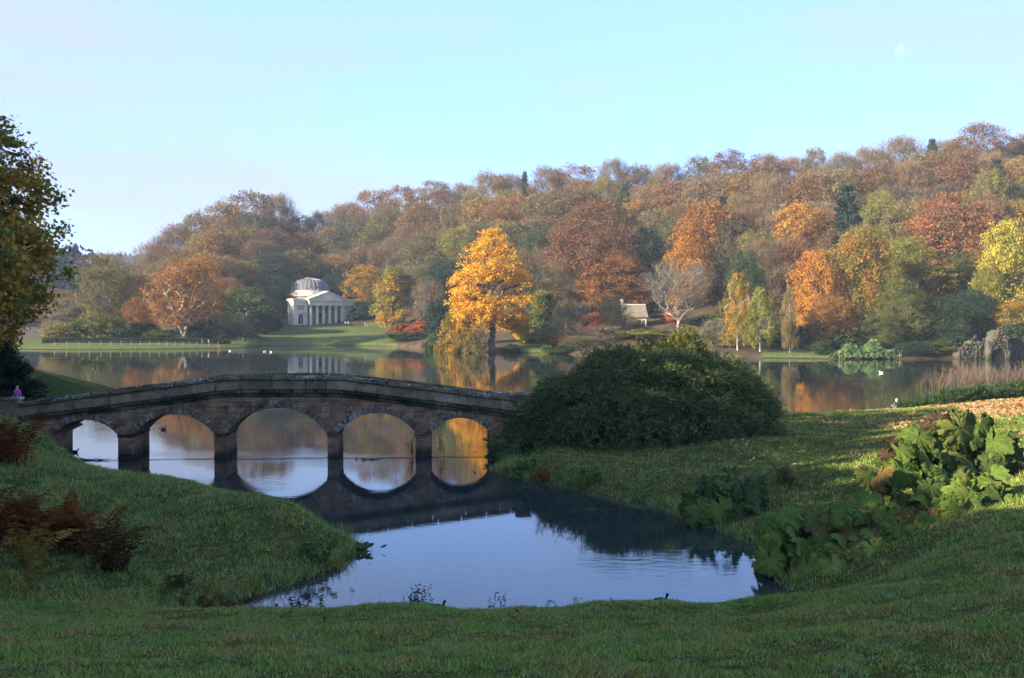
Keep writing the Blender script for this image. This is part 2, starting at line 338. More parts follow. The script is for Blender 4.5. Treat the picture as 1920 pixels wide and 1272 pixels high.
# ground sheet running to the horizon (below lake bed level near the lake, then up to the distant ridges)
M['far_field'] = simple_mat('far_fields', (0.06, 0.07, 0.03), 1.0, 0.3, 0.01)
gxx = np.linspace(-1900, 1900, 60); gyy = np.concatenate([np.linspace(-120, 560, 12), np.linspace(620, 2200, 24)])
A, B = np.meshgrid(gxx, gyy)
Zr = np.where(B > 560, np.clip((B - 560) / 900, 0, 1) ** 1.5 * (92 + 10 * np.sin(A / 260.0) + 5 * np.sin(A / 90.0 + 1)), -2.2)
Zr = np.where(B < 570, -2.2, Zr)
gi = np.arange(A.size).reshape(A.shape); gF = np.stack([gi[:-1, :-1], gi[:-1, 1:], gi[1:, 1:], gi[1:, :-1]], -1).reshape(-1, 4)
tag(link('terrain', np_mesh('terrain', np.c_[A.ravel(), B.ravel(), Zr.ravel()], gF, M['far_field'], True)), 'valley floor and distant ridge', None, None, 'structure')

# ------------------------------------------------------------------ lake
m, ns, ls = new_mat('lake_water'); o = N(ns, 'ShaderNodeOutputMaterial'); b = N(ns, 'ShaderNodeBsdfPrincipled')
b.inputs['Base Color'].default_value = (0.016, 0.024, 0.024, 1); b.inputs['Roughness'].default_value = 0.015; b.inputs['IOR'].default_value = 1.333; b.inputs['Specular IOR Level'].default_value = 1.0
geo = N(ns, 'ShaderNodeNewGeometry')
mp = N(ns, 'ShaderNodeMapping'); mp.inputs['Scale'].default_value = (0.55, 1.0, 1.0); ls.new(geo.outputs['Position'], mp.inputs['Vector'])
n1 = noise(ns, ls, 3.2, 4, 0.55, mp.outputs[0]); 
mp2 = N(ns, 'ShaderNodeMapping'); mp2.inputs['Scale'].default_value = (0.035, 0.10, 1.0); mp2.inputs['Location'].default_value = (3.1, 1.7, 0); ls.new(geo.outputs['Position'], mp2.inputs['Vector'])
n2 = noise(ns, ls, 1.0, 3, 0.55, mp2.outputs[0])
mr = N(ns, 'ShaderNodeMapRange'); mr.inputs[1].default_value = 0.53; mr.inputs[2].default_value = 0.74; mr.inputs[3].default_value = 0.035; mr.inputs[4].default_value = 0.36; ls.new(n2.outputs['Fac'], mr.inputs[0])
bp = N(ns, 'ShaderNodeBump'); bp.inputs['Distance'].default_value = 0.035; ls.new(mr.outputs[0], bp.inputs['Strength']); ls.new(n1.outputs['Fac'], bp.inputs['Height']); ls.new(bp.outputs[0], b.inputs['Normal'])
ls.new(b.outputs[0], o.inputs['Surface']); M['water'] = m
tag(link('lake_water', MB().add([(-420, 22, 0), (420, 22, 0), (420, 330, 0), (-420, 330, 0)], [(0, 1, 2, 3)]).mesh('lake_water', M['water'])), 'still dark lake reflecting sky, trees and bridge', None, None, 'structure')
# ------------------------------------------------------------------ stone bridge
def stone_mat(name, base, lichen=0.5, moss=0.3, sc=1.0, var=0.35):
    m, ns, ls = new_mat(name); o = N(ns, 'ShaderNodeOutputMaterial'); b = N(ns, 'ShaderNodeBsdfPrincipled'); b.inputs['Roughness'].default_value = 0.95; b.inputs['Specular IOR Level'].default_value = 0.15
    geo = N(ns, 'ShaderNodeNewGeometry'); pos = geo.outputs['Position']; oi = N(ns, 'ShaderNodeObjectInfo')
    n1 = noise(ns, ls, 1.6 * sc, 6, 0.7, pos); r1 = ramp(ns, [(0.3, [v * (1 - var) * 0.6 for v in base]), (0.55, base), (0.8, [v * (1 + var) for v in base])]); ls.new(n1.outputs['Fac'], r1.inputs[0])
    hv = N(ns, 'ShaderNodeHueSaturation'); v = N(ns, 'ShaderNodeMapRange'); v.inputs[3].default_value = 0.65; v.inputs[4].default_value = 1.35; ls.new(oi.outputs['Random'], v.inputs[0]); ls.new(v.outputs[0], hv.inputs['Value']); ls.new(r1.outputs[0], hv.inputs['Color'])
    # moss: patches, more of it on upward faces
    n2 = noise(ns, ls, 0.9 * sc, 6, 0.7, pos); sx = N(ns, 'ShaderNodeSeparateXYZ'); ls.new(geo.outputs['Normal'], sx.inputs[0])
    ma = N(ns, 'ShaderNodeMath', operation='MULTIPLY_ADD'); ma.inputs[1].default_value = 0.16; ls.new(sx.outputs['Z'], ma.inputs[0]); ls.new(n2.outputs['Fac'], ma.inputs[2])
    mm = N(ns, 'ShaderNodeMapRange'); mm.inputs[1].default_value = 0.66 - 0.22 * moss; mm.inputs[2].default_value = 0.76 - 0.22 * moss; ls.new(ma.outputs[0], mm.inputs[0])
    mx = N(ns, 'ShaderNodeMixRGB'); mx.inputs[2].default_value = (0.022, 0.027, 0.011, 1); ls.new(mm.outputs[0], mx.inputs[0]); ls.new(hv.outputs[0], mx.inputs[1])
    # white lichen blotches gathered in patches
    n3 = noise(ns, ls, 9.0 * sc, 4, 0.65, pos); n4 = noise(ns, ls, 0.7, 2, 0.5, pos)
    ml = N(ns, 'ShaderNodeMath', operation='MULTIPLY_ADD'); ml.inputs[1].default_value = 0.55; ls.new(n4.outputs['Fac'], ml.inputs[0]); ls.new(n3.outputs['Fac'], ml.inputs[2])
    lr = N(ns, 'ShaderNodeMapRange'); lr.inputs[1].default_value = 1.0 - 0.17 * lichen; lr.inputs[2].default_value = 1.03 - 0.17 * lichen; ls.new(ml.outputs[0], lr.inputs[0])
    mz = N(ns, 'ShaderNodeMixRGB'); mz.inputs[2].default_value = (0.38, 0.37, 0.34, 1); ls.new(lr.outputs[0], mz.inputs[0]); ls.new(mx.outputs[0], mz.inputs[1])
    sp = N(ns, 'ShaderNodeSeparateXYZ'); ls.new(pos, sp.inputs[0]); wa = N(ns, 'ShaderNodeMath', operation='MULTIPLY_ADD'); wa.inputs[1].default_value = -0.9; ls.new(n2.outputs['Fac'], wa.inputs[0]); ls.new(sp.outputs['Z'], wa.inputs[2])
    wr = N(ns, 'ShaderNodeMapRange'); wr.inputs[1].default_value = -0.35; wr.inputs[2].default_value = 0.25; ls.new(wa.outputs[0], wr.inputs[0])      # wet algae stain above the waterline
    wm = N(ns, 'ShaderNodeMixRGB'); wm.inputs[1].default_value = (0.03, 0.03, 0.018, 1); ls.new(wr.outputs[0], wm.inputs[0]); ls.new(mz.outputs[0], wm.inputs[2]); ls.new(wm.outputs[0], b.inputs['Base Color'])
    bp = N(ns, 'ShaderNodeBump'); bp.inputs['Strength'].default_value = 0.7; bp.inputs['Distance'].default_value = 0.04; n5 = noise(ns, ls, 9 * sc, 6, 0.7, pos); ls.new(n5.outputs['Fac'], bp.inputs['Height']); ls.new(bp.outputs[0], b.inputs['Normal'])
    ls.new(b.outputs[0], o.inputs['Surface']); return m
M['st_wall'] = stone_mat('spandrel_stone', (0.27, 0.165, 0.095), 0.40, 0.25)
M['st_ring'] = stone_mat('voussoir_stone', (0.20, 0.145, 0.095), 0.8, 0.3)
M['st_para'] = stone_mat('parapet_stone', (0.25, 0.195, 0.115), 0.35, 0.25)
M['st_band'] = stone_mat('band_stone', (0.13, 0.10, 0.05), 0.3, 0.95)
M['st_cope'] = stone_mat('coping_stone', (0.16, 0.125, 0.07), 0.75, 0.45)

rb = random.Random(3)
bridge = empty('stone_bridge', (-12.45, 55, 0), 'old lichen-spotted stone bridge with five arches across the water', 'bridge', rz=math.atan(0.058))
W = 2.8                                                        # depth of the bridge
ARCH = [(-10.45, 3.4, 2.08), (-5.78, 4.26, 2.36), (-0.30, 5.44, 2.68), (5.08, 4.22, 2.36), (9.62, 3.2, 2.08)]     # centre, span, crown
SPR = 1.27
def top(s):
    a = max(0.0, abs(s) - 2.6); return 4.40 - 0.128 * (a if a > 0.9 else a * a / 1.8 + a * 0.0 if a < 0.9 else a) - (0.0 if a <= 0.9 else -0.0576)
def arch_geo(sp, cr):
    rise = cr - SPR; r = ((sp / 2) ** 2 + rise ** 2) / (2 * rise); return r, cr - r      # radius, centre height
def intrados(s):
    for c, sp, cr in ARCH:
        if abs(s - c) < sp / 2:
            r, zc = arch_geo(sp, cr); return zc + math.sqrt(max(0, r * r - (s - c) ** 2))
    return None
# core: wall between the arch soffits and the parapet
S0, S1 = -14.0, 13.2
core = MB(); edges = [S0]
for c, sp, cr in ARCH: edges += [c - sp / 2, c + sp / 2]
edges.append(S1)
for i in range(len(edges) - 1):
    a, b_ = edges[i], edges[i + 1]; is_arch = i % 2 == 1; n = 22 if is_arch else 5
    ss = [a + (b_ - a) * k / n for k in range(n + 1)]
    def low(s, k): 
        if not is_arch: return -1.6
        if k in (0, n): return SPR
        return intrados(s)
    for k in range(n):
        s, t = ss[k], ss[k + 1]; zs, zt = low(s, k), low(t, k + 1); us_, ut = top(s) - 1.12, top(t) - 1.12
        core.add([(s, 0, zs), (t, 0, zt), (t, 0, ut), (s, 0, us_)], [(0, 1, 2, 3)]); core.add([(s, W, zs), (t, W, zt), (t, W, ut), (s, W, us_)], [(3, 2, 1, 0)])
        core.add([(s, 0, zs), (t, 0, zt), (t, W, zt), (s, W, zs)], [(3, 2, 1, 0)]); core.add([(s, 0, us_), (t, 0, ut), (t, W, ut), (s, W, us_)], [(0, 1, 2, 3)])
    if is_arch:
        for s, sg in ((a, 1), (b_, -1)): core.add([(s, 0, -1.6), (s, W, -1.6), (s, W, SPR), (s, 0, SPR)], [(0, 1, 2, 3) if sg > 0 else (3, 2, 1, 0)])
for s in (S0, S1): core.add([(s, 0, -1.6), (s, W, -1.6), (s, W, top(s) - 1.12), (s, 0, top(s) - 1.12)], [(0, 1, 2, 3)])
core.build('spandrel_wall', M['st_wall'], bridge)
MB().add([p for s in np.linspace(S0, S1, 30) for p in ((s, 0.3, top(s) - 0.93), (s, W - 0.3, top(s) - 0.93))], [(2 * i, 2 * i + 2, 2 * i + 3, 2 * i + 1) for i in range(29)]).build('turf_deck', M['lawn'], bridge)
def slab(s0, s1, z0, z1, y0, y1, name, mat, gap=0.016, bev=0.02, jz=0.0):
    """a stone following the slope of the bridge; z0, z1 measured from the parapet top line"""
    a, b_ = s0 + gap, s1 - gap; ta, tb = top(a) + jz, top(b_) + jz
    me = MB().hexa([(a, y0, ta + z0), (b_, y0, tb + z0), (b_, y1, tb + z0), (a, y1, ta + z0)], [(a, y0, ta + z1), (b_, y0, tb + z1), (b_, y1, tb + z1), (a, y1, ta + z1)]).mesh(name, mat)
    return link(name, bevel_mesh(me, bev), bridge)
def run(s0, s1, lo, hi):
    out = [s0]
    while out[-1] < s1 - hi: out.append(out[-1] + rb.uniform(lo, hi))
    return list(zip(out, out[1:] + [s1]))
for side in (0, 1):
    f = (lambda y: y) if side == 0 else (lambda y: W - y)
    def yy(a, b_): p, q = f(a), f(b_); return min(p, q), max(p, q)
    k = 1 if side == 0 else 1.7
    for a, b_ in run(S0, S1, 1.0 * k, 1.5 * k): y0, y1 = yy(-0.13 - rb.uniform(0, 0.03), 0.36); slab(a, b_, -0.23, 0.0, y0, y1, 'coping_stone', M['st_cope'], bev=0.04, jz=rb.uniform(-0.02, 0.02))
    for a, b_ in run(S0, S1, 1.1 * k, 1.9 * k): y0, y1 = yy(-0.03 - rb.uniform(0, 0.012), 0.30); slab(a, b_, -0.73, -0.232, y0, y1, 'parapet_block', M['st_para'], bev=0.012)
    for a, b_ in run(S0, S1, 0.9 * k, 1.6 * k): y0, y1 = yy(-0.15 - rb.uniform(0, 0.02), 0.31); slab(a, b_, -0.94, -0.733, y0, y1, 'band_stone', M['st_band'], bev=0.035)
    for a, b_ in run(S0, S1, 0.8 * k, 1.4 * k): y0, y1 = yy(-0.08 - rb.uniform(0, 0.015), 0.31); slab(a, b_, -1.13, -0.942, y0, y1, 'band_stone', M['st_band'], bev=0.02)
# arch rings
for c, sp, cr in ARCH:
    r, zc = arch_geo(sp, cr); half = math.asin(min(1, sp / 2 / r)); n = 21 if sp > 5 else (17 if sp > 4 else 13); th = 0.34
    for k in range(n):
        a0 = -half + 2 * half * k / n + 0.022 / r; a1 = -half + 2 * half * (k + 1) / n - 0.022 / r
        pr = 0.075 + rb.uniform(0, 0.04); to = th + rb.uniform(-0.03, 0.04)
        q = lambda a, rr, y: (c + rr * math.sin(a), y, zc + rr * math.cos(a))
        me = MB().hexa([q(a0, r - 0.012, -pr), q(a1, r - 0.012, -pr), q(a1, r - 0.012, 0.45), q(a0, r - 0.012, 0.45)], [q(a0, r + to, -pr), q(a1, r + to, -pr), q(a1, r + to, 0.45), q(a0, r + to, 0.45)]).mesh('voussoir', M['st_ring'])
        link('voussoir', bevel_mesh(me, 0.028), bridge)
# coursed stones on the spandrels, abutments and pier faces
def inside(s, z, pad):
    for c, sp, cr in ARCH:
        r, zc = arch_geo(sp, cr)
        if z <= SPR:
            if abs(s - c) < sp / 2 + pad * (0.0 if z < SPR - 0.05 else 0.3): return True
        elif math.hypot(s - c, z - zc) < r + pad: return True
    return False
z = -0.6
while z < 3.3:
    h = rb.uniform(0.24, 0.33); s = S0
    while s < S1:
        w_ = rb.uniform(0.38, 0.85); a, b_ = s, min(S1, s + w_); s = b_
        if z < SPR - 0.02:                                   # piers: cut the stone to the pier
            for c, sp, cr in ARCH:
                l, rr = c - sp / 2, c + sp / 2
                if a < l < b_: s = rr if b_ < rr else b_; b_ = l; break
                if l <= a < rr: a = None; s = rr; break
            if a is None or b_ - a < 0.12: continue
        zt = min(z + h - 0.02, top((a + b_) / 2) - 1.15)
        if z < SPR - 0.02: zt = min(zt, SPR + 0.12)
        if zt - z < 0.1: continue
        if any(inside(p, q, 0.22) for p in (a, (a + b_) / 2, b_) for q in ((z, zt) if z >= SPR - 0.02 else (zt,)) if q > SPR): continue
        pr = rb.uniform(0.01, 0.06)
        me = MB().box(a + 0.016, b_ - 0.016, -pr, 0.1, z, zt).mesh('stone', M['st_wall']); link('stone', bevel_mesh(me, 0.016), bridge)
    z += h
# pier caps below the springing, end pillars
for i in range(4):
    a = ARCH[i][0] + ARCH[i][1] / 2; b_ = ARCH[i + 1][0] - ARCH[i + 1][1] / 2
    me = MB().box(a - 0.03, b_ + 0.03, -0.08, W + 0.08, SPR - 0.16, SPR + 0.02).mesh('pier_cap', M['st_band']); link('pier_cap', bevel_mesh(me, 0.03), bridge)
    me = MB().box(a - 0.03, b_ + 0.03, -0.08, W + 0.08, -1.5, 0.05).mesh('pier_base', M['st_band']); link('pier_base', bevel_mesh(me, 0.04), bridge)
for s, w_, h in ((-14.45, 0.9, 0.34), (13.1, 0.7, 0.30)):
    z0 = top(s)
    p = link('end_pillar', bevel_mesh(MB().box(s - w_ / 2, s + w_ / 2, -0.22, 0.62, 0.3, z0 + h - 0.16).mesh('end_pillar', M['st_para']), 0.02), bridge)
    link('pillar_cap', bevel_mesh(MB().box(s - w_ / 2 - 0.08, s + w_ / 2 + 0.08, -0.30, 0.70, z0 + h - 0.158, z0 + h).mesh('pillar_cap', M['st_cope']), 0.04), p)

# ------------------------------------------------------------------ domed temple
TEM = PX(611, 612, 346); TEM.z = 4.9
ROT = R(37)                                                   # front turned to the right of the camera
M['tem'] = simple_mat('temple_limestone', (0.66, 0.56, 0.42), 0.9, 0.22, 0.5, 0.2)
M['tem_in'] = simple_mat('temple_shaded_wall', (0.34, 0.30, 0.25), 0.9, 0.2, 0.5)  # darker copy of the limestone, with shade put into its colour
M['lead'] = simple_mat('dome_lead', (0.13, 0.12, 0.125), 0.6, 0.25, 0.6)
M['rib'] = simple_mat('dome_rib', (0.24, 0.23, 0.23), 0.6, 0.15, 1.0)
M['void'] = simple_mat('opening_shade', (0.012, 0.012, 0.012), 1.0, 0.2, 1.0)  # near-black stands in for the shade inside recesses and openings
tm = empty('domed_temple', TEM, 'pale stone temple with a ribbed dome and six-column portico on the lawn', 'temple', rz=ROT)
# local frame: front faces -y, origin below the portico front; y grows to the back
def tb(name, x0, x1, y0, y1, z0, z1, mat='tem', par=tm, bev=0.04):
    me = MB().box(x0, x1, y0, y1, z0, z1).mesh(name, M[mat]); return link(name, bevel_mesh(me, bev) if bev else me, par)
HW = 11.6
steps = tb('steps', -7.6, 7.6, -2.6, 0.2, -1.6, 0.05, bev=0)
for k in range(5): tb('step', -7.4, 7.4, -2.6 - 0.38 * (5 - k), -2.4, -1.6 + 0.0 * k, -1.45 + 0.29 * k + 0.003 * k, par=steps, bev=0.02)
for sx in (-1, 1): tb('step_wall', sx * 7.95 - 0.4, sx * 7.95 + 0.4, -4.9, 0.1, -1.6, 0.3, par=steps)
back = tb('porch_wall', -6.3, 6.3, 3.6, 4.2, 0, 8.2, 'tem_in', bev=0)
tb('doorway', -1.1, 1.1, 3.5, 3.62, 0.06, 4.6, 'void', bev=0)
for sx in (-1, 1):
    x0, x1 = sorted((sx * 6.4, sx * HW)); w_ = tb('wing', x0, x1, 0.6, 5.2, -1.6, 8.6)
    tb('wing_cornice', x0 - (0.4 if sx < 0 else 0.1), x1 + (0.4 if sx > 0 else 0.1), 0.15, 5.6, 8.602, 9.3, par=w_)
    tb('wing_plinth', x0 - 0.15, x1 + 0.15, 0.4, 5.35, -1.62, 0.0, par=w_, bev=0.03)
    cxw = sx * 9.0; nb = MB(); nb.box(cxw - 0.75, cxw + 0.75, 0.50, 0.585, 0.9, 3.6); nb.lathe([(0.75, 0), (0.001, 0)], 12)   # niche
    nz = MB(); arc = [(cxw - 0.8, 0.9)] + [(cxw + 0.8 * -math.cos(math.pi * t / 10), 3.3 + 0.8 * math.sin(math.pi * t / 10)) for t in range(11)] + [(cxw + 0.8, 0.9)]
    nz.add([(x, 0.56, z) for x, z in arc], [tuple(range(len(arc)))[::-1]]); nz.build('niche', M['void'], w_)  # flat dark sheet: the shade of the recess is painted, not modelled
    st = MB().lathe([(0.02, 0), (0.4, 0.02), (0.42, 0.3), (0.3, 0.32), (0.36, 0.9), (0.28, 1.5), (0.34, 1.9), (0.14, 2.1), (0.12, 2.2), (0.19, 2.35), (0.15, 2.6), (0.02, 2.68)], 10, (cxw, 0.35, 0.85)); st.build('statue', M['rib'], w_, smooth=True)
    tb('niche_sill', cxw - 1.1, cxw + 1.1, 0.1, 0.62, 0.6, 0.85, par=w_, bev=0.02); tb('niche_hood', cxw - 1.1, cxw + 1.1, 0.25, 0.62, 4.5, 4.75, par=w_, bev=0.02)
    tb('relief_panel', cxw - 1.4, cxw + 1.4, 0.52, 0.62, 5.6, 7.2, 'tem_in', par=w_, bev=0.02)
cols = [-5.85 + 2.34 * k for k in range(6)]
for x in cols:
    c = MB().lathe([(0.62, 0), (0.62, 0.25), (0.56, 0.3), (0.52, 0.5), (0.52, 2.2), (0.47, 5.2), (0.43, 6.3), (0.50, 6.36), (0.62, 6.9)], 14, (x, -0.55, 0.05)).build('column', M['tem'], tm, smooth=True)
    tb('capital', x - 0.6, x + 0.6, -1.15, 0.05, 6.94, 7.12, par=c, bev=0.03)
tb('entablature', -6.7, 6.7, -1.25, 0.75, 7.13, 8.55); tb('cornice', -7.1, 7.1, -1.65, 0.78, 8.56, 8.95)
pd = MB(); pd.hexa([(-7.05, -1.5, 8.96), (7.05, -1.5, 8.96), (7.05, 0.8, 8.96), (-7.05, 0.8, 8.96)], [(-0.1, -1.5, 11.5), (0.1, -1.5, 11.5), (0.1, 0.8, 11.5), (-0.1, 0.8, 11.5)]); ped = pd.build('pediment', M['tem'], tm)
for sx in (-1, 1):
    rk = MB(); rk.hexa([(sx * 7.3, -1.85, 8.97), (0.0, -1.85, 11.62), (0.0, 1.9, 11.62), (sx * 7.3, 1.9, 8.97)], [(sx * 7.5, -1.85, 9.25), (0.0, -1.85, 11.98), (0.0, 1.9, 11.98), (sx * 7.5, 1.9, 9.25)]); rk.build('raking_cornice', M['tem'], ped)
    MB().add([(sx * 7.3, 1.9, 9.1), (0, 1.9, 11.8), (0, 7.5, 11.8), (sx * 7.3, 7.5, 9.1)], [(0, 1, 2, 3)]).build('porch_roof', M['lead'], ped)
RC = (0, 12.2, 0)
dr = MB().lathe([(7.4, -1.6), (7.4, 10.2)], 40, RC).build('drum', M['tem'], tm, smooth=True)
MB().lathe([(7.4, 10.2), (7.95, 10.35), (8.05, 10.8), (7.6, 10.95), (7.55, 11.5), (7.15, 11.52), (7.1, 12.0), (6.75, 12.02), (6.7, 12.5), (6.4, 12.52)], 40, RC).build('stepped_cornice', M['tem'], dr)
R0, ZB, ZT = 6.6, 12.2, 16.6
def dome_p(t): return (1.4 + (R0 - 1.4) * math.cos(t * math.pi / 2), ZB + (ZT - ZB) * math.sin(t * math.pi / 2))
dm = MB().lathe([dome_p(k / 12) for k in range(13)] + [(0.02, ZT + 0.1)], 48, RC).build('dome', M['lead'], tm, smooth=True)
for k in range(28):
    a = 2 * math.pi * k / 28; ps = [(RC[0] + (dome_p(t / 8)[0] + 0.05) * math.cos(a), RC[1] + (dome_p(t / 8)[0] + 0.05) * math.sin(a), dome_p(t / 8)[1] + 0.05) for t in range(9)]
    MB().tube(ps, 0.11, 4).build('rib', M['rib'], dm)
MB().lathe([(1.9, 16.45), (1.85, 16.85), (1.3, 16.95), (0.02, 17.0)], 20, RC).build('oculus_cap', M['rib'], dm)
for x in (-1.3, 1.3): MB().lathe([(0.3, 0), (0.3, 0.2), (0.12, 0.35), (0.26, 0.9), (0.13, 1.15), (0.17, 1.3), (0.02, 1.5)], 8, (x - 2.4, 3.5, 11.6)).build('roof_statue', M['rib'], tm, smooth=True)

# ------------------------------------------------------------------ cottage behind the trees
M['white'] = simple_mat('cottage_limewash', (0.5, 0.47, 0.40), 0.9, 0.15, 0.8); M['thatch'] = simple_mat('cottage_roof', (0.16, 0.13, 0.105), 0.95, 0.3, 1.5, 0.4); M['timber'] = simple_mat('dark_timber', (0.05, 0.04, 0.03), 0.9, 0.3, 2.0)
co = PX(1187, 612, 262); co.z = float(far_z(co.x, co.y)[0]) - 0.2
ct = empty('garden_cottage', co, 'small white cottage with a grey-brown pitched roof among the trees', 'cottage', rz=R(-6))
def cb(name, *a, mat='white', par=ct): me = MB().box(*a).mesh(name, M[mat]); return link(name, bevel_mesh(me, 0.02), par)
wall = cb('wall', -3.4, 3.4, 0, 5, 0, 3.2)
rf = MB().hexa([(-3.9, -0.6, 2.9), (3.9, -0.6, 2.9), (3.9, 5.6, 2.9), (-3.9, 5.6, 2.9)], [(-3.5, 2.3, 6.2), (3.2, 2.3, 6.2), (3.2, 2.7, 6.2), (-3.5, 2.7, 6.2)]).build('roof', M['thatch'], ct)
cb('ridge', -3.6, 3.3, 2.2, 2.8, 6.15, 6.35, par=rf, mat='white'); ch = cb('chimney', -3.35, -2.55, 2.1, 2.9, 5.0, 7.6, par=rf, mat='white'); 
for x in (-2.2, -0.4, 1.5):
    w_ = cb('window', x - 0.45, x + 0.45, -0.06, 0.05, 1.0, 2.3, mat='void'); cb('window_frame', x - 0.03, x + 0.03, -0.09, -0.055, 1.0, 2.3, par=w_); cb('sill', x - 0.55, x + 0.55, -0.15, 0.0, 0.9, 0.995, par=w_)
cb('door', 2.35, 3.05, -0.05, 0.05, 0.02, 2.1, mat='timber')

# ------------------------------------------------------------------ ruined rockwork wall on the right shore
M['ruin'] = stone_mat('rockwork', (0.07, 0.062, 0.05), 0.1, 0.35, 0.6, 0.5)
rr_ = random.Random(11); ru0 = PX(1862, 676, 187.5); ru0.z = -0.3
ru = empty('grotto_ruin', ru0, 'ragged grey rockwork ruin with a dark arched opening at the waterside', 'ruin')
def ruin_top(x): return 1.9 + 4.2 * math.exp(-((x - 1.0) / 1.6) ** 2) + 2.3 * math.exp(-((x + 3.2) / 2.4) ** 2) + 3.0 * math.exp(-((x - 5.5) / 2.0) ** 2) + 0.4 * math.sin(3 * x) + 0.25 * math.sin(7.3 * x)
blk = []
for v in range(4):
    bm = bmesh.new(); bmesh.ops.create_icosphere(bm, subdivisions=1, radius=0.5)
    for vv in bm.verts: vv.co *= rr_.uniform(0.75, 1.25)
    me = bpy.data.meshes.new('rock'); bm.to_mesh(me); bm.free(); me.materials.append(M['ruin']); blk.append(me)
# backing wall in two planes with the arch cut out
bw = MB()
for i in range(60):
    x = -6.2 + i * 0.2; y0 = -1.6 if -1.6 < x < 2.4 else 0.0; zb = 0.0
    if abs(x + 0.1 - 0.3) < 1.3: zb = 1.0 + math.sqrt(max(0, 1.69 - (x + 0.1 - 0.3) ** 2))
    bw.box(x, x + 0.2, y0, 3.0, zb, max(zb + 0.3, ruin_top(x) - 0.8))
bw.build('rubble_wall', M['ruin'], ru)
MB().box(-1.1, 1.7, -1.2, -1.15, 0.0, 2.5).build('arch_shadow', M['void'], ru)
cnt = 0; z = 0.2
while z < 6.6:
    x = -6.2
    while x < 6.0:
        s = rr_.uniform(0.42, 0.78)
        if z < ruin_top(x) and not (abs(x - 0.3) < 1.5 and z < 1.0 or math.hypot(x - 0.3, z - 1.0) < 1.5) and cnt < 300:
            y0 = -1.6 if -1.6 < x < 2.4 else 0.0
            link('rock', blk[rr_.randrange(4)], ru, loc=(x, y0 + rr_.uniform(-0.06, 0.12), z + rr_.uniform(-0.1, 0.1)), rot=(rr_.uniform(0, 6), rr_.uniform(0, 6), rr_.uniform(0, 6)), scale=(s * 1.1, s * 0.9, s * 0.9)); cnt += 1
        x += s * 0.95
    z += 0.47
MB().box(-6.4, 6.4, -2.2, 3.0, -0.8, 0.28).build('landing', M['ruin'], ru)
# ------------------------------------------------------------------ tree builder
def env_r(kind, t):
    if kind == 'dome': return np.where(t > 0.35, np.sqrt(np.clip(1 - ((t - 0.35) / 0.65) ** 2, 0, 1)), 0.72 + 0.28 * (t / 0.35))
    if kind == 'oval': return np.sqrt(np.clip(1 - (2 * t - 1) ** 2, 0, 1))
    if kind == 'cone': return np.clip(1 - t, 0, 1) ** 0.85 * 0.97 + 0.03
    if kind == 'egg': return np.where(t > 0.3, np.clip(1 - ((t - 0.3) / 0.7) ** 1.7, 0, 1) ** 0.75, 0.6 + 0.4 * np.sin(t / 0.3 * math.pi / 2))
    if kind == 'column': return np.clip(1 - np.abs(2 * t - 1) ** 4, 0, 1) ** 0.5
    if kind == 'vase': return np.where(t > 0.65, np.sqrt(np.clip(1 - ((t - 0.65) / 0.35) ** 2, 0, 1)), 0.3 + 0.7 * (t / 0.65) ** 0.8)

